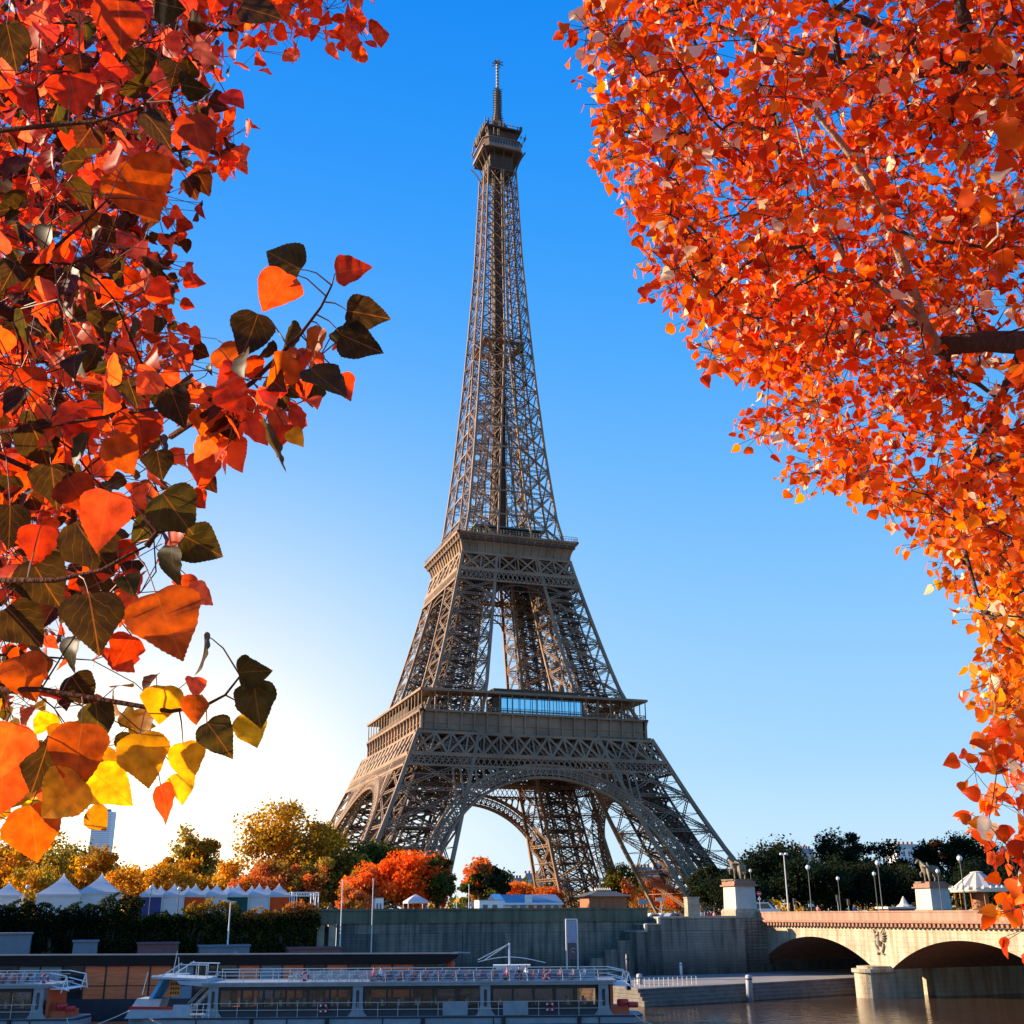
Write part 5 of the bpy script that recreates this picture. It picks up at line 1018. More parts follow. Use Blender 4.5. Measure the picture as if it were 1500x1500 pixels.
q = ony(1317, 1328, -150); o = thing('booth', 'low stall with a reddish roof and a pointed middle on the far side', 'stall', (q[0], -150, GZ)); mb = MB(); mb.bb(-3.6, 3.6, -1.5, 1.5, 0, 2.0); mb.build('wall', MAROON, o); mb = MB(); mb.bb(-4.1, 4.1, -2, 2, 2.0, 2.35); mb.lathe([(1.6, 2.35), (.8, 2.9), (.05, 4.3)], (1.2, 0, 0), 8); mb.build('roof', CREAM, o)
# ------------------------------------------------------------------ the city far behind
def block(name, label, cat, x0, x1, ytop, Y, wall, roof, storeys, rh, group='far apartment houses'):
    a, b = ony(x0, ytop, Y), ony(x1, ytop, Y); wd = b[0]-a[0]; h = a[2]-GZ; o = thing(name, label, cat, ((a[0]+b[0])/2, Y, GZ), 0, group); d = wd*.6
    mb = MB(); mb.bb(-wd/2, wd/2, 0, d, 0, h-rh); mb.build('wall', wall, o)
    if rh: mb = MB(); mb.box((0, d/2, h-rh/2), (wd, d, rh), 0, .82); r = mb.build('roof', roof, o); mb = MB(); mb.bb(-.6, .6, d*.4, d*.5, h-.2, h+1.6); o_ = mb.build('chimney', STONE_C, r, loc=(-wd*.35, 0, 0)); copies(o_, [(x, 0, 0) for x in np.linspace(-wd*.35, wd*.35, 5)[1:]])
    hs_ = (h-rh)/storeys; n = min(max(3, int(wd/3.2)), 9)
    mb = MB(); mb.bb(-.6, .6, -.06, 0, hs_*.2, hs_*.8); o_ = mb.build('window', DGLASS, o, loc=(-wd/2+wd*.5/n, 0, 0)); copies(o_, [(-wd/2+wd*(k+.5)/n, 0, f*hs_) for f in range(storeys) for k in range(n)][1:]); return o
for a in (('apartment_house', 'pale houses with zinc roofs seen left under the arch', 'house', 742, 768, 1286, 330, HAUSS, ZINC, 6, 3.5), ('apartment_house', 'pale house under the arch beside the tower leg', 'house', 768, 800, 1279, 380, HAUSS, ZINC, 7, 4), ('apartment_house', 'pale domed-looking block right of the tower leg', 'house', 928, 958, 1270, 300, HAUSS, ZINC, 7, 4), ('apartment_house', 'sunlit pale block behind the orange tree right of the leg', 'house', 956, 984, 1263, 330, HAUSS, ZINC, 7, 4),
          ('apartment_house', 'pinkish house top peeking above the dark trees', 'house', 1170, 1192, 1243, 260, HAUSS, ZINC, 7, 3), ('apartment_house', 'white house top peeking above the dark trees near the carousel', 'house', 1312, 1348, 1236, 240, WHITE, HAUSS, 7, 3), ('apartment_house', 'pale house hidden low between the tower legs', 'house', 800, 842, 1296, 420, HAUSS, ZINC, 6, 4)): block(*a)
a, b = ony(131, 1189, 2100), ony(171, 1189, 2100); o = thing('office_tower', 'lone office tower, paled by painted haze, far beyond the trees at the left', 'tower', ((a[0]+b[0])/2, 2100, GZ), R_(-4)); hw, h = (b[0]-a[0])/2, a[2]-GZ
mb = MB(); mb.prism([(-hw, 0), (-hw*.7, -14), (hw*.7, -14), (hw, 0), (hw*.7, 14), (-hw*.7, 14)], 'z', 0, h); mb.build('facade', FARHAZE, o)
mb = MB(); [mb.bb(-hw*.7, hw*.7, -14.3, -14, z, z+1.2) for z in np.arange(6, h-6, 4.0)]; mb.build('window_band', mat('hazed_band', (.45, .47, .5), .4), o); mb = MB(); mb.bb(-hw*.6, hw*.6, -9, 9, h, h+5); mb.build('plant_room', ZINC, o)  # window bands paled for the same painted haze

# ------------------------------------------------------------------ trees of the far bank
def rand_dirs(rng, n): v = rng.normal(size=(n, 3)); return v/np.linalg.norm(v, axis=1, keepdims=True)
def leaf_quads(P, Nn, size, rng):
    """small bent leaf sprays: two quads each"""
    n = len(P); r = rand_dirs(rng, n); a = np.cross(Nn, r); a /= np.maximum(np.linalg.norm(a, axis=1, keepdims=True), 1e-6); b = np.cross(Nn, a); s = size[:, None]
    v = np.stack([P-a*s*.5, P+b*s*.36-Nn*s*.08, P+a*s*.55+Nn*s*.1, P-b*s*.36-Nn*s*.08], 1)
    return v.reshape(-1, 3), np.arange(n*4).reshape(-1, 4)
def far_crown(seed, R, H0, H1, n, size, pal, lobes=20, dens=1.0, flat=1.0, stray=.06):
    """foliage of a tree of crown radius R between heights H0 and H1, grouped in sprays around boughs"""
    rng = np.random.default_rng(seed); c = np.array([0, 0, (H0+H1)/2]); rv = (H1-H0)/2; P, Nn, C = [], [], []; L_ = []
    for k in range(lobes):
        d = rand_dirs(rng, 1)[0]; d[2] = d[2]*.9+.12; f = rng.uniform(.45, .80) if k > 3 else rng.uniform(0, .4); lc = c+d*np.array([R, R, rv])*f; lr = R*rng.uniform(.20, .44); L_.append((lc, lr))
        colr = np.array(pal[rng.integers(len(pal))]); m = int(n/lobes*rng.uniform(.7, 1.3))
        sub = rand_dirs(rng, 9)*lr*np.array([.62, .62, .5*flat])+lc; w = rng.integers(9, size=m)
        p = sub[w]+np.clip(rng.normal(size=(m, 3)), -1.9, 1.9)*lr*np.array([.32, .32, .24*flat]); P.append(p); nn = (p-c)/np.array([R, R, rv]); nn = nn/np.maximum(np.linalg.norm(nn, axis=1, keepdims=True), 1e-6)*.7+rand_dirs(rng, m)+np.array([0, 0, .3]); Nn.append(nn/np.linalg.norm(nn, axis=1, keepdims=True))
        tone = rng.uniform(.75, 1.25, (9, 1))[w]*rng.uniform(.75, 1.25, (m, 1)); C.append(colr[None]*tone)
    P, Nn, C = map(np.concatenate, (P, Nn, C)); return P, Nn, np.clip(C, 0, 1), L_, rng.uniform(.7, 1.35, len(P))*size, rng
def far_tree(label, px, ytop, wpx, Y, pal, seed, name='broadleaf_tree', n=4200, size=.75, lobes=30, flat=1.0, group='trees behind the quay', base=.16, z0=GZ, xw=None):
    q = ony(px, ytop, Y); H = (q[2]-z0)*1.0; R = wpx/2/pxm((q[0], Y, z0+H/2))*1.12
    o = thing(name, label, 'tree', (q[0], Y, z0), 0, group); P, Nn, C, L_, sz, rng = far_crown(seed, R, H*base, H*1.0, int(n*1.5), size*.85*min(max(.6, H/14), 1.05), pal, lobes, 1, flat)
    mb = MB(); mb.add(*leaf_quads(P, Nn, sz, rng)); mb.build('crown', LEAF_FAR, o, colors=np.repeat(C, 4, 0))
    mb = MB(); mb.tube([(0, 0, -.2), (R*.02, 0, H*.2), (0, R*.03, H*.45), (R*.02, 0, H*.8)], [H*.026, H*.021, H*.015, H*.004], 7)
    for lc, lr in L_[::2]: zb = H*(.18+.3*rng.random()); b = np.array([0, 0, zb]); mb.tube([b, b*.45+lc*.55+np.array([0, 0, -.05*H]), lc], [H*.01, H*.007, H*.002], 5)
    mb.build('trunk', BARK, o); return o
GOLD = [(.55, .25, .020), (.60, .30, .03), (.42, .22, .02), (.64, .27, .02)]; OLIVE = [(.30, .21, .03), (.36, .24, .04), (.24, .17, .03), (.42, .26, .04)]; SALMON = [(.70, .20, .06), (.64, .22, .07), (.56, .17, .04), (.36, .18, .04)]
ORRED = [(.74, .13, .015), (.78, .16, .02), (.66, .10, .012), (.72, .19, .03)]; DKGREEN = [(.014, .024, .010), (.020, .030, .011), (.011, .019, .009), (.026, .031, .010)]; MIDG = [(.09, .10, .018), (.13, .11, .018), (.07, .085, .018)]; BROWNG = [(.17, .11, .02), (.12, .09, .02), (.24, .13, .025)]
T = [('airy olive tree with thin foliage beside the office tower', 100, 1202, 105, -108, OLIVE, 1, 2300), ('golden tree behind the small left tent', 20, 1226, 110, -120, GOLD, 2, 4200), ('golden bush-like tree between the big tents and the office tower', 152, 1244, 95, -128, GOLD, 3, 4200), ('low golden tree just left of the big tent pair', 55, 1262, 90, -146, GOLD+OLIVE, 4, 3600),
     ('low golden tree above the left end of the tent row', 205, 1262, 85, -140, GOLD, 5, 3600), ('round olive tree standing clear of its neighbours above the tents', 286, 1204, 80, -112, OLIVE+GOLD[:1], 6, 4600), ('low golden tree below the round olive one', 250, 1262, 80, -145, GOLD, 7, 3600), ('orange-gold tree right of the round olive one', 325, 1254, 85, -136, GOLD+SALMON[:1], 8, 4200),
     ('largest golden tree, standing beside the iron tower foot', 432, 1173, 160, -108, GOLD+[(.28, .15, .02)]*2, 9, 8500), ('salmon-coloured tree in front of the largest golden tree', 395, 1256, 70, -146, SALMON, 10, 4200), ('salmon-orange low tree behind the tent row', 362, 1270, 60, -150, SALMON, 11, 3400), ('brownish orange tree at the foot of the largest golden tree', 452, 1258, 70, -148, SALMON+BROWNG, 12, 4000),
     ('dark olive tree with orange edges left under the tower', 492, 1232, 85, -118, BROWNG+OLIVE, 13, 5200), ('dark green tree before the left tower leg', 548, 1228, 125, -112, MIDG+DKGREEN, 14, 6000), ('small orange tree left of the vivid red one', 535, 1258, 62, -156, ORRED+SALMON, 15, 4200), ('low salmon bush tree by the flagpoles', 515, 1294, 55, -162, SALMON, 16, 2600),
     ('vivid red-orange tree, the brightest behind the wall', 598, 1240, 92, -158, ORRED, 17, 8000), ('half green half orange tree touching the vivid red one', 641, 1246, 52, -159, MIDG+MIDG+ORRED[:1], 18, 5200), ('orange-topped tree left of the dark green one', 700, 1240, 50, -153, ORRED[:2]+SALMON+MIDG, 19, 5000), ('dark green tree left of the long white pavilion', 722, 1258, 56, -154, DKGREEN+MIDG[:1], 20, 4600),
     ('far orange tree seen under the arch', 765, 1284, 62, 40, SALMON+ORRED, 21, 3000), ('far orange tree beside the inner tower leg', 805, 1293, 40, 30, SALMON+ORRED, 22, 2400), ('round green and orange tree right of the inner tower leg', 906, 1262, 60, 20, MIDG+SALMON[:1], 23, 4200), ('far orange tree before the pale blocks', 962, 1283, 52, 10, SALMON+ORRED, 24, 3400), ('far brown tree right of the kiosk', 938, 1290, 50, 60, BROWNG+SALMON, 25, 2800), ('orange tree close behind the parked cars', 990, 1300, 50, -40, ORRED+SALMON, 26, 2800),
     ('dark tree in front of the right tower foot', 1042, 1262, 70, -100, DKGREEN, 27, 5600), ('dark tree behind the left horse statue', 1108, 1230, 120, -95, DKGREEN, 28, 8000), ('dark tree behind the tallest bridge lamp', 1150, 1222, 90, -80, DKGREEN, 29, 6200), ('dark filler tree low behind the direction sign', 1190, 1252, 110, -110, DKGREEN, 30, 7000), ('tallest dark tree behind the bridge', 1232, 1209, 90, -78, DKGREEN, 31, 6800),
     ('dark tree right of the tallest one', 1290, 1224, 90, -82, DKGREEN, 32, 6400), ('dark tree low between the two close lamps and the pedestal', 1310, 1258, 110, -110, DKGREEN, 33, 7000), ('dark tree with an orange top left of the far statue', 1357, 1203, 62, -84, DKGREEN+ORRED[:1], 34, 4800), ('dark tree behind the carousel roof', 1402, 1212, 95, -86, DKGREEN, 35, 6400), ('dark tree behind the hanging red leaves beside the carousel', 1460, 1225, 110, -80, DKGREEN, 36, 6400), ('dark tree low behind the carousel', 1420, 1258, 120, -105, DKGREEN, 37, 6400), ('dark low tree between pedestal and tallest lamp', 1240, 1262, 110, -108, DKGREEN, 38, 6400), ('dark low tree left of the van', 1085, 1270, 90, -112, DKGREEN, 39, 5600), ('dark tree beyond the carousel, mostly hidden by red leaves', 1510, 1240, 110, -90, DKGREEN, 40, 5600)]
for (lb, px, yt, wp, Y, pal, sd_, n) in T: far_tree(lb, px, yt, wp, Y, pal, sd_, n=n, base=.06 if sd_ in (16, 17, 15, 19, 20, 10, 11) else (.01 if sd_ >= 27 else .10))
# far-off mass of trees across the city
rng = np.random.default_rng(77); n = 26000; P = np.stack([rng.uniform(-900, 1500, n), rng.uniform(180, 260, n), np.zeros(n)], 1); top = 11+4*np.sin(P[:, 0]*.09)+3*np.sin(P[:, 0]*.23+1)+2*np.sin(P[:, 0]*.51); P[:, 2] = GZ+top*rng.uniform(0, 1, n)**.7
mb = MB(); mb.add(*leaf_quads(P, rand_dirs(rng, n), rng.uniform(2, 4.2, n), rng)); pal = np.array(MIDG+SALMON+GOLD+BROWNG); o = mb.build('treeline', LEAF_FAR, colors=np.repeat(pal[((P[:, 0]*.05).astype(int)*7+rng.integers(3, size=n)) % len(pal)]*rng.uniform(.7, 1.2, (n, 1)), 4, 0)); o['kind'] = 'stuff'; tag(o, 'far-off band of mixed autumn trees between the houses', 'treeline')
# shrubs hanging over the terrace wall
def shrub(label, px, ytop, wpx, pal, seed, tip=None):
    Y = -181.2; q = ony(px, ytop, Y); b = ony(px, 1394, Y)[2]; wd = wpx*1.12/pxm(q); o = thing('hanging_shrub', label, 'shrub', (q[0], Y, GZ), 0, 'shrubs hanging over the terrace wall'); rng = np.random.default_rng(seed); top = q[2]-GZ; bot = max(b, QZ)-GZ; n = 5200
    u = rng.uniform(-1, 1, n); h = rng.uniform(0, 1, n); z = bot+(top-bot)*h; h = h*(1-.10*np.abs(np.sin(u*3.1+seed))-.05*np.sin(u*8+seed*2)); z = bot+(top-bot)*h; wz = np.where(h > .8, np.sqrt(np.clip(1-((h-.8)/.2)**2, 0, 1)), 1-.16*np.sin(h*9+seed)); depth = np.where(z > .3, 1.3, .85)*(.75+.25*np.sin(u*7+z*2+seed))
    P = np.stack([u*wd/2*wz, -depth*rng.uniform(.1, 1.0, n)*np.sqrt(np.clip(1-u*u*.7, 0, 1))+np.where(z > 1.2, .9*rng.uniform(-1, 1, n), 0), z], 1)+rng.normal(size=(n, 3))*.07; P[:, 1] = np.where(z < 1.75, np.minimum(P[:, 1], .9), P[:, 1])
    C = np.array(pal)[rng.integers(len(pal), size=n)]*rng.uniform(.6, 1.3, (n, 1))
    if tip is not None: k = (h+rng.normal(size=n)*.08) > .80; C[k] = np.array(tip)*rng.uniform(.7, 1.2, (k.sum(), 1))
    nn = rand_dirs(rng, n)+np.array([0, -.5, .3]); mb = MB(); mb.add(*leaf_quads(P, nn/np.linalg.norm(nn, axis=1, keepdims=True), rng.uniform(.22, .42, n), rng)); mb.build('foliage', LEAF_FAR, o, colors=np.repeat(C, 4, 0))
    mb = MB()
    for k in range(7): x = rng.uniform(-.4, .4)*wd; mb.tube([(x*.3, .3, .0), (x*.6, -.2, top*.5), (x, -.5, -1.0), (x*1.1, -.4, bot*.9)], [.07, .06, .04, .015], 5)
    mb.build('stem', BARK, o)
for k, a in enumerate((('dark hanging shrub below the small end tent', 45, 1318, 62, DKGREEN, None), ('dark hanging shrub below the left big tent', 118, 1322, 60, DKGREEN, None), ('tall dark hanging shrub below the right big tent', 180, 1308, 58, DKGREEN+MIDG[:1], None), ('dark hanging shrub below the violet tent front', 243, 1336, 52, DKGREEN+MIDG[:1], None), ('hanging shrub with a golden top below the orange tent front', 312, 1316, 66, DKGREEN+MIDG, (.30, .16, .02)), ('hanging shrub with pale orange tips below the green tent front', 382, 1331, 56, DKGREEN+MIDG, (.30, .14, .03)), ('hanging shrub with a salmon top below the white frame', 440, 1320, 48, DKGREEN+MIDG, (.45, .17, .05)), ('dark hanging shrub at the far end of the shrub row', -20, 1322, 70, DKGREEN, None))): shrub(*a[:5], 50+k, a[5])

# ------------------------------------------------------------------ near poplars framing the view
def leaf_template(n=10, serr=0.0):
    """deltoid poplar leaf outline, base at origin, tip at (0,1); returns half outline"""
    ky = [0, -.03, .06, .22, .42, .62, .80, .92, 1.0]; kx = [0, .20, .40, .50, .45, .32, .17, .07, 0.0]; s = np.linspace(0, 8, n+1); f = np.linspace(0, 8, 321); ker = np.hanning(45); ker /= ker.sum(); sm = lambda k: np.convolve(np.pad(np.interp(f, range(9), k), 22, mode='reflect', reflect_type='odd'), ker, 'valid'); x = np.interp(s, f, np.maximum(sm(kx), 0)); y = np.interp(s, f, sm(ky)); x[0] = x[-1] = 0
    if serr: x[1:-1] += serr*np.where(np.arange(1, n) % 2, 1, -.6); 
    return x, y
def leaves(P, D, Nn, S, C, n=8, serr=0.0, curl=.25, fold=.25, rng=None, irr=.09):
    """P base, D base-to-tip, Nn normal, S length, C colour -> verts, quads, tris, uv, colours"""
    x, y = leaf_template(n, serr); m = n+1; D = D/np.linalg.norm(D, axis=1, keepdims=True); A = np.cross(D, Nn); A /= np.maximum(np.linalg.norm(A, axis=1, keepdims=True), 1e-6); B = np.cross(A, D); k = len(P)
    cu = rng.normal(size=k)*curl*.5+curl*.4; fo = np.abs(rng.normal(size=k))*fold*.7+fold*.2; tw = rng.normal(size=k)*.18; wd = rng.uniform(.85, 1.1, k)
    X = np.concatenate([x, np.zeros(m), -x]); Y = np.concatenate([y, np.clip(y, 0, 1), y])
    ph = rng.uniform(0, 6.28, (k, 3)); wob = 1+irr*(np.sin(Y[None]*7+ph[:, :1]+np.sign(X)[None]*1.3)+.7*np.sin(Y[None]*15+ph[:, 1:2]+np.sign(X)[None]*2.1)); X = X[None]*wob; Y = Y[None]*(1+irr*.5*np.sin(X*6+ph[:, 2:3]))
    Z = -cu[:, None]*(Y-.25)**2+fo[:, None]*np.abs(X)+tw[:, None]*X*Y+.03*np.sin(Y*17+X*9+cu[:, None]*50)*np.abs(X)*2
    V = P[:, None]+S[:, None, None]*(A[:, None]*(X*wd[:, None])[..., None]+D[:, None]*Y[..., None]+B[:, None]*Z[..., None])
    i = np.arange(n); q = np.concatenate([np.stack([m+i, i, i+1, m+i+1], 1), np.stack([m+i, m+i+1, 2*m+i+1, 2*m+i], 1)])
    Q = (q[None]+np.arange(k)[:, None, None]*3*m).reshape(-1, 4); uv = np.stack([X, Y], -1).reshape(-1, 2)
    return V.reshape(-1, 3), Q, uv, np.repeat(C, 3*m, 0)
def inpoly(px, py, poly):
    poly = np.asarray(poly, float); r = np.zeros(len(px), bool); j = len(poly)-1
    for i in range(len(poly)):
        xi, yi = poly[i]; xj, yj = poly[j]; c = ((yi > py) != (yj > py)) & (px < (xj-xi)*(py-yi)/(yj-yi+1e-9)+xi); r ^= c; j = i
    return r
def depv(px, py, t): return CAM+(Fw[None]+Rt[None]*((px-750)/FPX)[:, None]-Up[None]*((py-750)/FPX)[:, None])*t[:, None]
REDS = np.array([(.78, .080, .004), (.86, .115, .005), (.68, .058, .004), (.84, .150, .006), (.46, .030, .004), (.82, .21, .012)]); CREAMS = np.array([(.72, .60, .42), (.75, .52, .30)])  # cream tones put light glints on white undersides into the leaf colour
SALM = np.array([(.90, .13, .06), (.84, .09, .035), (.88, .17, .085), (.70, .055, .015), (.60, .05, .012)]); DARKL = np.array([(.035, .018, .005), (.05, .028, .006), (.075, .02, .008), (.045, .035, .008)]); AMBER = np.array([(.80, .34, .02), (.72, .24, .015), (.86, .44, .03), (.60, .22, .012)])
def branch_net(mb, hubs, cen, rng, r0=.0016, k=.5, jit=.03, bias=.35, n=5):
    """join spray centres to the boughs by a branching network, thicker where more sprays hang on it"""
    m = len(cen); pts = np.concatenate([hubs, cen]); nh = len(hubs); cost = np.zeros(len(pts)); par = np.full(len(pts), -1); done = np.zeros(len(pts), bool); done[:nh] = True
    dd = np.linalg.norm(cen[:, None]-hubs[None], axis=2); best = dd.min(1); bp = dd.argmin(1); order = []
    for _ in range(m):
        b = np.where(done[nh:], 1e9, best); j = int(b.argmin()); par[nh+j] = bp[j]; done[nh+j] = True; cost[nh+j] = cost[bp[j]]*.9+np.linalg.norm(cen[j]-pts[bp[j]]); order.append(nh+j)
        d = np.linalg.norm(cen-cen[j], axis=1)+bias*cost[nh+j]; u = d < best; best[u] = d[u]; bp[u] = nh+j
    cnt = np.ones(len(pts))
    for i in order[::-1]: cnt[par[i]] += cnt[i]
    for i in order:
        a, b = pts[par[i]], pts[i]; g = pts[par[par[i]]] if par[i] >= nh else a; t = (a-g)*.35; mid = (a+b)/2+t*.3+rng.normal(size=3)*jit*np.linalg.norm(b-a); r1 = min(r0*cnt[i]**k*1.12, .03); mb.tube([a, mid, b], [r1, r1, r1*.85], n if r1 > .006 else 4, False)
def grow(rng, cen, nper, spread, smin, smax, colf, down=.8, facing=.6):
    k = len(cen); nn = rng.integers(nper[0], nper[1]+1, k); idx = np.repeat(np.arange(k), nn); n = len(idx); off = rng.normal(size=(n, 3)); off *= np.minimum(1, 1.7/np.linalg.norm(off, axis=1, keepdims=True)); off = off*spread*np.array([1, 1, .8]); P = cen[idx]+off
    D = rand_dirs(rng, n)*.9+np.array([0, 0, -down])+off/np.maximum(np.linalg.norm(off, axis=1, keepdims=True), 1e-6)*.5; view = P-CAM; view /= np.linalg.norm(view, axis=1, keepdims=True)
    Nn = rand_dirs(rng, n)*.9-view*facing*.75+np.array(dirv(SUN_AZ, SUN_EL))*.75*np.where(rng.random((n, 1)) < .5, 1, -.2); S = rng.uniform(smin, smax, n); return P, D, Nn, S, colf(P, n), idx
def right_tree():
    rng = np.random.default_rng(11)
    edge = [(880, -60), (858, 20), (852, 60), (872, 95), (868, 130), (900, 160), (905, 190), (880, 215), (905, 250), (930, 262), (912, 305), (945, 320), (928, 350), (955, 380), (965, 440), (1000, 455), (1045, 485), (1040, 520), (1065, 545), (1120, 550), (1150, 590), (1085, 615), (1090, 640), (1180, 640), (1195, 665), (1125, 685), (1135, 700), (1230, 700), (1290, 735), (1345, 745), (1350, 790), (1385, 810), (1375, 845), (1430, 860), (1440, 920), (1478, 930), (1436, 975), (1440, 1005), (1470, 1015), (1475, 1060), (1560, 1060), (1850, 700), (1850, -300), (880, -300)]
    low = [(1490, 1050), (1430, 1062), (1450, 1110), (1404, 1130), (1420, 1160), (1460, 1175), (1426, 1205), (1436, 1240), (1478, 1260), (1466, 1300), (1482, 1340), (1476, 1365), (1500, 1390), (1560, 1400), (1600, 1100), (1560, 1040)]
    base = depv(np.array([1950.]), np.array([1300.]), np.array([7.5]))[0]; base[2] = 1.0
    o = thing('poplar_tree', 'dense red-leaved poplar with many small leaves and a bough painted sunlit', 'tree', base)
    def sample(poly, n, t0, t1):
        out = []
        while len(out) < n:
            px = rng.uniform(840, 1850, 4000); py = rng.uniform(-300, 1420, 4000); k = inpoly(px, py, poly); out += list(zip(px[k], py[k]))
        a = np.array(out[:n]); return depv(a[:, 0], a[:, 1], rng.uniform(t0, t1, n)), a
    cen, pix = sample(edge, 4300, 5.4, 10.2)
    f_ = np.sin(cen[:, 0]*2.3+1)+np.sin(cen[:, 1]*2.0+cen[:, 2]*1.7)+np.sin(cen[:, 2]*2.9-cen[:, 0]*1.3)+rng.normal(size=len(cen))*.7; z_ = (cen-CAM)@Fw
    bl = np.array([(1374, 512), (1335, 420), (1275, 275), (1195, 165)]); dl = np.min([np.abs(np.cross(bl[i+1]-bl[i], pix-bl[i]))/np.linalg.norm(bl[i+1]-bl[i])+1e3*((pix[:, 1] > bl[i][1]) | (pix[:, 1] < bl[i+1][1])) for i in range(3)], axis=0)
    near_edge = pix[:, 0] < np.interp(pix[:, 1], [-60, 200, 440, 620, 760, 900], [960, 1000, 1070, 1220, 1420, 1500]); ok_ = ((f_ > -.35) | (near_edge & (f_ > -1.3)) | (pix[:, 1] > 760)) & ~((dl < 26) & (z_ < 6.75) & (rng.random(len(cen)) < .85)) & ~((np.abs(pix[:, 1]-505) < 24) & (pix[:, 0] > 1370) & (z_ < 7.2)); cen, pix = cen[ok_], pix[ok_]
    def cf(P, n):
        d_ = P-CAM; z_ = d_@Fw; qy = 750-FPX*(d_@Up)/z_; qx = 750+FPX*(d_@Rt)/z_
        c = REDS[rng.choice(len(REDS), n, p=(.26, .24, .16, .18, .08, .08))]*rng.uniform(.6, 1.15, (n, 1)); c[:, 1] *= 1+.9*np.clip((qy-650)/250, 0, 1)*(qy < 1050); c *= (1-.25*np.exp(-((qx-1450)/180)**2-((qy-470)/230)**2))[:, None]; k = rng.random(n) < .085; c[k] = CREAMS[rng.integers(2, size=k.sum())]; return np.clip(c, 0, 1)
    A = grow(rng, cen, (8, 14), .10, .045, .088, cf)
    # pull in leaves that strayed well outside the crown's outline
    cl, pl = sample(low, 60, 4.7, 6.0); Bq = grow(rng, cl, (4, 7), .065, .06, .095, cf)
    cl2, _ = sample([(1400, -60), (1500, -60), (1560, 300), (1500, 600), (1470, 400), (1430, 200)], 14, 4.4, 5.2); B2 = grow(rng, cl2, (2, 4), .08, .08, .12, cf)
    mb = MB(); uvs, cs = [], []
    for G in (A, Bq, B2): v, q_, uv, c = leaves(*G[:5], n=7, curl=.35, fold=.35, rng=rng, irr=.10); mb.add(v, q_); uvs.append(uv); cs.append(c)
    mb2 = mb.build('crown', LEAF_MID, o, uv=np.concatenate(uvs), colors=np.concatenate(cs), smooth=True); mb2.location = -Vector([float(x) for x in base])
    W2 = lambda a: np.array([dep(x, y, t) for x, y, t in a])-base
    mb = MB(); mb.tube([(0, 0, -.2), (-.1, .1, 2), (-.05, .1, 4.2), (-.25, .2, 7.5), (-.4, .3, 11)], [.30, .25, .21, .15, .05], 12); tr = mb.build('trunk', BARK, o, True)
    mb = MB(); mb.tube(np.concatenate([[(-.06, .1, 4.0)], W2([(1620, 515, 7.3), (1500, 502, 7.2), (1440, 500, 7.1), (1372, 508, 7.0)])]), [.13, .10, .078, .066, .06], 10)
    mb.tube(W2([(1425, 85, 6.6), (1405, 95, 6.6), (1330, 60, 6.5), (1220, 10, 6.4)]), [.05, .045, .03, .02], 7); mb.tube(np.concatenate([[(-.2, .2, 7.0)], W2([(1560, 120, 6.8), (1425, 88, 6.6)])]), [.09, .06, .05], 8); mb.tube(W2([(1412, 95, 6.6), (1418, 40, 6.7), (1400, -40, 6.8)]), [.04, .034, .025], 7)
    mb.tube(W2([(1405, 100, 6.6), (1340, 110, 6.5), (1230, 90, 6.5), (1130, 60, 6.5)]), [.03, .022, .014, .006], 6); mb.tube(W2([(1380, 510, 7.0), (1392, 545, 7.1), (1430, 560, 7.2), (1470, 590, 7.2)]), [.035, .024, .016, .01], 6); mb.tube(W2([(1500, 505, 7.2), (1440, 640, 7.0), (1400, 760, 6.6), (1440, 900, 6)]), [.03, .022, .015, .008], 6)
    mb.build('bough', BARK, o, True)
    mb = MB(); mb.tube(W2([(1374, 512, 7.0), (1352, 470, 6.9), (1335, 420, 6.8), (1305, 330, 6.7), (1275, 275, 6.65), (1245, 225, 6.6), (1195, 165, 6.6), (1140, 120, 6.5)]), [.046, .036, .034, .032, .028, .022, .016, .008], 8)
    mb.tube(W2([(1352, 470, 6.9), (1290, 420, 6.7), (1200, 395, 6.6), (1100, 390, 6.6)]), [.02, .014, .01, .005], 6); mb.tube(W2([(1250, 400, 6.6), (1210, 330, 6.5), (1180, 240, 6.5), (1160, 160, 6.5)]), [.014, .012, .01, .005], 6); mb.build('lit_bough', LITBARK, o, True)
    hub = np.concatenate([W2([(1372, 508, 7.0), (1352, 470, 6.9), (1335, 420, 6.8), (1305, 330, 6.7), (1275, 275, 6.65), (1245, 225, 6.6), (1195, 165, 6.6), (1425, 85, 6.6), (1330, 60, 6.5), (1230, 90, 6.5), (1412, 40, 6.7), (1440, 640, 7.0), (1400, 760, 6.6), (1440, 900, 6), (1440, 500, 7.1), (1200, 395, 6.6), (1180, 240, 6.5), (1560, 120, 6.8)]), [(-.1, .1, 5.0), (-.2, .2, 6.5), (-.25, .2, 8)]])
    mb = MB(); branch_net(mb, hub, cen-base, rng, .0017, .5); mb.bars((cen-base)[A[5]], A[0]-base, .0022)
    lowh = W2([(1560, 980, 5.2), (1530, 1090, 5.1), (1500, 1180, 5.0), (1460, 1130, 4.9), (1440, 1128, 4.9), (1510, 1250, 5.2), (1495, 1330, 5.2)]); mb.tube(lowh[[0, 1, 2, 5, 6]], [.012, .01, .008, .006, .003], 5); branch_net(mb, lowh, cl-base, rng, .0015, .4)
    for G in (Bq, B2): src = (cl if G is Bq else cl2)[G[5]]-base; mb.bars(src, G[0]-base, .0022)
    mb.build('twig', BARK, o)
right_tree()
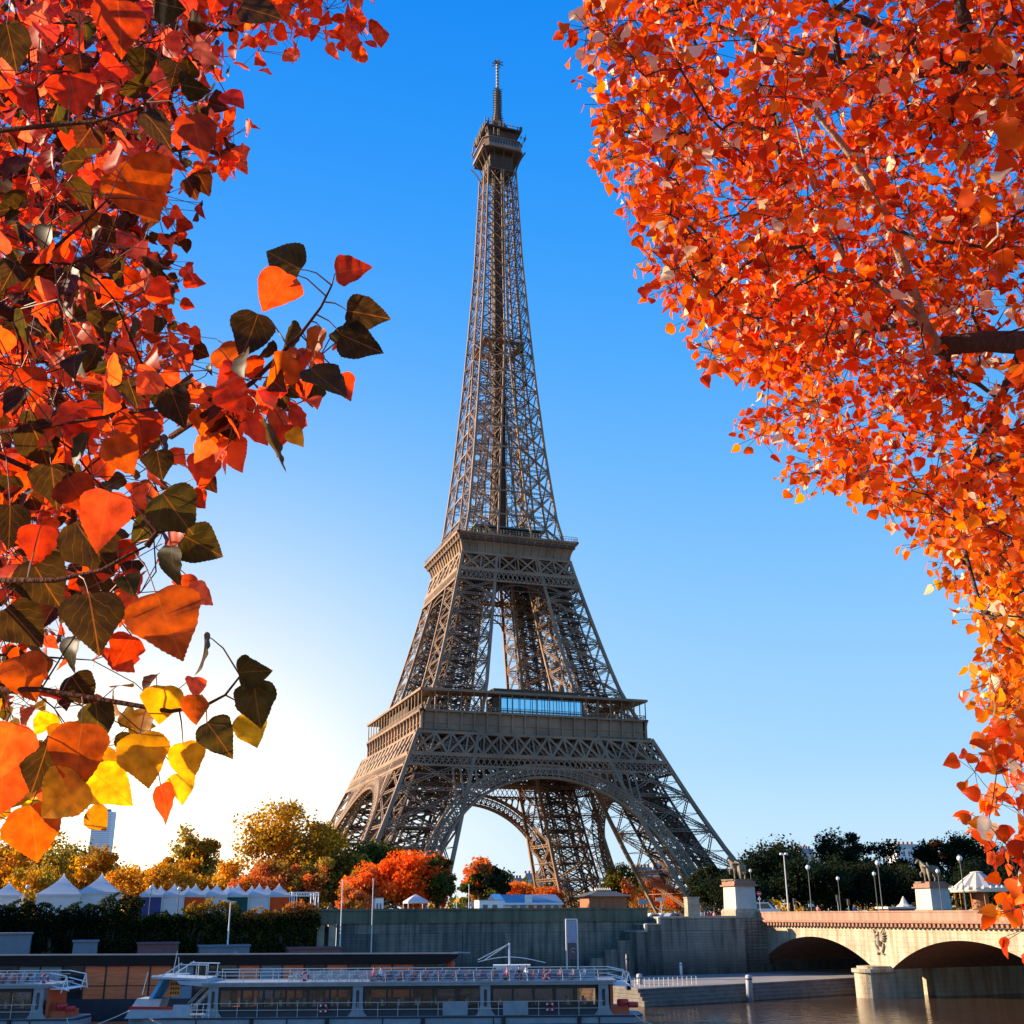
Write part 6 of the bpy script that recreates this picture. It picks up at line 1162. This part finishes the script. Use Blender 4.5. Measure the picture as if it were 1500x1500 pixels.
def left_tree():
    rng = np.random.default_rng(23); base = depv(np.array([-900.]), np.array([1300.]), np.array([4.2]))[0]; base[2] = 1.0
    o = thing('poplar_tree', 'poplar closest to the camera with large drooping orange and dark leaves', 'tree', base); bV = -Vector([float(x) for x in base])
    edge = [(-150, -150), (300, -150), (330, 20), (300, 80), (265, 130), (300, 160), (270, 215), (225, 250), (230, 320), (255, 370), (262, 450), (320, 500), (400, 560), (425, 580), (385, 640), (300, 640), (260, 690), (245, 760), (235, 860), (230, 960), (255, 1010), (260, 1090), (180, 1120), (110, 1150), (60, 1170), (30, 1215), (-60, 1240), (-150, 1200)]
    outer = [(-170, -150), (330, -150), (318, 40), (280, 110), (325, 185), (262, 240), (215, 330), (245, 420), (270, 560), (150, 700), (120, 830), (90, 950), (60, 1060), (-170, 1100)]
    def sample(poly, n, t0, t1, x0=-380, x1=430, y0=-200, y1=1240):
        out = []
        while len(out) < n:
            px = rng.uniform(x0, x1, 3000); py = rng.uniform(y0, y1, 3000); k = inpoly(px, py, poly); out += list(zip(px[k], py[k]))
        a = np.array(out[:n]); return depv(a[:, 0], a[:, 1], rng.uniform(t0, t1, n)), a
    def cf(P, n, dk=.34):
        d = P-CAM; z = d@Fw; py = 750-FPX*(d@Up)/z; low = np.clip((py-900)/220, 0, 1); r = rng.random(n)
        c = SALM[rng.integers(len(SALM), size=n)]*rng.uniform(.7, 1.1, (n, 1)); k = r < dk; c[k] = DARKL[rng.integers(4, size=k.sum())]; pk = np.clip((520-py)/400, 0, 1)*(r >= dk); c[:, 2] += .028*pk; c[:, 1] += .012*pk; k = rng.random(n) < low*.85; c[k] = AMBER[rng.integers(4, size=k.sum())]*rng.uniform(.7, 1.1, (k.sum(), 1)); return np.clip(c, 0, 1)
    c1, _ = sample(outer, 640, 3.8, 6.8); A = grow(rng, c1, (6, 11), .115, .05, .085, lambda P, n: cf(P, n, .27), .9, .8)
    c2, _ = sample(edge, 165, 2.4, 3.6); B = grow(rng, c2, (3, 6), .085, .06, .09, lambda P, n: cf(P, n, .40), 1.0, 1.0)
    c3, _ = sample([(330, -80), (520, -80), (530, 30), (505, 50), (480, 62), (440, 55), (400, 75), (370, 85), (330, 70), (310, 40)], 40, 5.0, 6.2, 300, 540, -80, 90); C3 = grow(rng, c3, (6, 10), .085, .07, .095, lambda P, n: SALM[rng.integers(4, size=n)]*rng.uniform(.8, 1.1, (n, 1)), .6, .7)
    c5, _ = sample([(300, 520), (380, 545), (450, 500), (475, 525), (445, 590), (385, 640), (300, 640)], 18, 2.15, 2.4, 290, 480, 490, 650); C5 = grow(rng, c5, (2, 4), .04, .045, .07, lambda P, n: cf(P, n, .25), 1.0, .8)
    c4, _ = sample([(310, 190), (355, 185), (350, 215), (325, 235), (310, 225)], 7, 4.5, 5, 300, 360, 180, 240); C4 = grow(rng, c4, (4, 6), .06, .06, .085, lambda P, n: SALM[rng.integers(4, size=n)], .8, .7)
    mb = MB(); uvs, cs = [], []
    for G in (A, B, C3, C4, C5): v, q_, uv, c = leaves(*G[:5], n=14, serr=.010, curl=.4, fold=.3, rng=rng, irr=.06); mb.add(v, q_); uvs.append(uv); cs.append(c)
    # the large nearest leaves, each with its own size, droop and colour: px, py, length px, angle of the tip (deg from straight down, + to the right), colour, turn
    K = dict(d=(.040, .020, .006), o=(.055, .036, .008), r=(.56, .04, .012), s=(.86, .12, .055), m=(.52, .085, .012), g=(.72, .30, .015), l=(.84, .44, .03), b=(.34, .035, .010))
    H = [(172, 0, 82, 8, 'b', .2), (102, 110, 66, 15, 'r', .1), (187, 235, 98, 25, 'm', .2), (282, 168, 70, 12, 'b', .3), (10, 36, 66, 10, 'd', .1), (225, 2, 55, 70, 'd', .3), (265, 124, 48, 75, 'd', .5), (212, 165, 60, 40, 'd', .8), (352, 10, 62, 75, 'd', .8), (440, 395, 62, -120, 'o', .1), (420, 400, 66, -35, 's', .2), (378, 460, 68, -20, 'd', .2), (492, 400, 52, 100, 'r', .4), (508, 455, 64, 82, 'd', .1), (500, 490, 66, 65, 'd', .1), (470, 480, 56, -20, 'm', .9), (455, 540, 72, 50, 'o', .8), (430, 525, 56, -40, 'm', .4), (320, 510, 48, 45, 'm', .3), (330, 640, 56, 25, 's', .1), (425, 630, 32, 40, 'g', .2),
         (160, 720, 88, -10, 's', .1), (238, 722, 74, 35, 'o', .1), (110, 765, 92, 35, 'd', .1), (270, 785, 62, 60, 'o', .2), (45, 820, 80, 30, 'd', .1), (130, 870, 90, 15, 'd', .05), (228, 868, 104, 25, 'm', .05), (10, 890, 74, 40, 'd', .3), (250, 800, 62, 5, 'o', .9), (350, 985, 50, 95, 'o', .3), (372, 1000, 66, 10, 'o', .2), (362, 1045, 52, 20, 'l', .2), (303, 1058, 62, 40, 'o', .1), (286, 1018, 44, 0, 'm', .3), (240, 1005, 56, -5, 'g', .2), (268, 1088, 60, 10, 'g', .3), (205, 1075, 78, 10, 'g', .2), (120, 1060, 100, -5, 'm', .2), (118, 1140, 80, -45, 'g', .1), (135, 1130, 74, 45, 'l', .2), (70, 1090, 72, -15, 'd', .2), (45, 1180, 86, 5, 'm', .3), (20, 1060, 90, -20, 's', .2), (5, 1115, 90, -10, 's', .1), (140, 1030, 62, 10, 'o', .2), (105, 990, 52, 30, 'd', .1), (30, 960, 70, 20, 'm', .4), (45, 620, 70, 20, 'd', .3), (75, 680, 66, 10, 'd', .2), (100, 700, 60, 30, 'b', .3), (15, 740, 62, 0, 'd', .2), (60, 770, 60, -5, 'r', .2), (200, 600, 66, 10, 'b', .3), (250, 570, 60, 20, 'd', .3), (300, 600, 60, 15, 'm', .4), (330, 560, 58, 30, 'r', .3), (165, 640, 62, 25, 'm', .3), (115, 590, 58, 15, 'r', .3), (230, 660, 44, 10, 'd', .2), (390, 620, 80, 20, 'o', 1.2), (300, 930, 60, -5, 'o', 1.35), (310, 985, 1, 0, 'o', 1)]
    tw = [[(250, 640, 2.3), (340, 580, 2.2), (370, 560, 2.2), (405, 525, 2.2), (440, 490, 2.2), (470, 450, 2.2), (486, 418, 2.2)], [(-60, 640, 2.6), (60, 625, 2.5), (160, 610, 2.4), (300, 585, 2.25), (340, 580, 2.2)], [(-80, 850, 2.2), (80, 850, 2.1), (150, 835, 2.05), (190, 812, 2.0), (215, 800, 2.0)], [(-80, 1010, 2.3), (60, 1010, 2.2), (180, 1030, 2.15), (250, 1042, 2.1), (300, 1034, 2.1), (330, 1018, 2.1), (352, 990, 2.1)], [(-80, 200, 2.4), (60, 185, 2.4), (140, 178, 2.35), (200, 160, 2.3), (215, 150, 2.3)], [(-60, 420, 2.8), (60, 380, 2.7), (130, 320, 2.6), (160, 290, 2.55)], [(-80, -20, 2.4), (120, -30, 2.3), (300, -20, 2.3), (360, 0, 2.3)], [(215, 800, 2.0), (230, 780, 2.0), (262, 772, 2.0)], [(-60, 1080, 2.2), (60, 1090, 2.1), (120, 1120, 2.1)]]
    twx = np.concatenate([np.array([[np.interp(f, range(len(t_)), [q[j] for q in t_]) for j in range(3)] for f in np.linspace(0, len(t_)-1, 4*(len(t_)-1)+1)]) for t_ in tw])
    twp = np.array([dep(*p) for p in twx]); twp_ = np.concatenate([np.array([dep(*p) for p in t_]) for t_ in tw])
    P, D, Nn, S, C, pet = [], [], [], [], [], []
    for (px, py, ln, an, kc, turn) in H:
        if ln < 5: continue
        kk = np.argmin(np.hypot(twx[:, 0]-px, twx[:, 1]-py)); t_ = twx[kk, 2]+rng.uniform(-.10, .06); p = dep(px, py, t_); a = R_(an); d = -Up*math.cos(a)+Rt*math.sin(a)+Fw*rng.uniform(-.25, .25); vw = -(p-CAM)/np.linalg.norm(p-CAM); sd_ = np.cross(vw, d); P.append(p); D.append(d); Nn.append(vw*math.cos(turn*1.1)+sd_*math.sin(turn*1.1)*(1 if rng.random() < .5 else -1)); S.append(ln*t_/FPX*1.04); C.append(np.array(K[kc])*rng.uniform(.85, 1.15)); pet.append(twp[kk])
    v, q_, uv, c = leaves(np.array(P), np.array(D), np.array(Nn), np.array(S), np.array(C), n=34, serr=.009, curl=.3, fold=.16, rng=rng, irr=.045); mb.add(v, q_); uvs.append(uv); cs.append(c)
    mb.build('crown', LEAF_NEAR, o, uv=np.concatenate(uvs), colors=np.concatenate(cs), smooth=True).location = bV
    mb = MB(); mb.tube([(0, 0, -.2), (.1, .1, 2.2), (.1, .05, 4.5), (.2, 0, 8)], [.28, .23, .18, .08], 12); mb.build('trunk', BARK, o, True)
    mb = MB()
    for t_ in tw:
        pts = np.array([dep(*p) for p in t_])-base; mb.tube(pts, np.linspace(.0062, .0018, len(pts)), 8)
        if t_[0][0] < -40: z = max(1.5, pts[0][2]-.3); mb.tube([(0.08, .08, z-.5), pts[0]*.5+np.array([.1, .1, z-.3])*.5, pts[0]], [.06, .03, .0085], 6)
    branch_net(mb, np.array([dep(*p) for p in tw[0]+tw[1][3:]])-base, c5-base, rng, .0010, .4)
    hubs = np.concatenate([np.concatenate([np.array([dep(*p) for p in t_]) for i_k, t_ in enumerate(tw) if i_k not in (0, 7)])-base, [(.1, .05, 5.0), (.15, 0, 7)]]); branch_net(mb, hubs, np.concatenate([c1, c2, c3, c4])-base, rng, .0012, .42)
    mb.build('branch', mat('red_twig', (.085, .025, .012), .9, 0, .4, 40, .4, 120, spec=.1), o, True)
    mb = MB(); P = np.array(P); pet = np.array(pet)
    for a, b in zip(P, pet):
        l = np.linalg.norm(a-b); m2 = (a+b)/2+np.array([0, 0, .12*l]); mb.tube(np.array([a, a*.6+m2*.4+np.array([0, 0, .02*l]), m2, b])-base, [.0010, .0011, .0014, .0018] if l < .2 else [.001, .0016, .002, .0026], 5, False)
    for G, cc in ((B, c2), (C3, c3), (C4, c4), (C5, c5)): mb.bars(cc[G[5]]-base, G[0]-base, .002)
    mb.bars(c1[A[5]]-base, A[0]-base, .002)
    mb.build('petiole', mat('petiole', (.20, .045, .012), .6, 0, .2, 30), o)
left_tree()
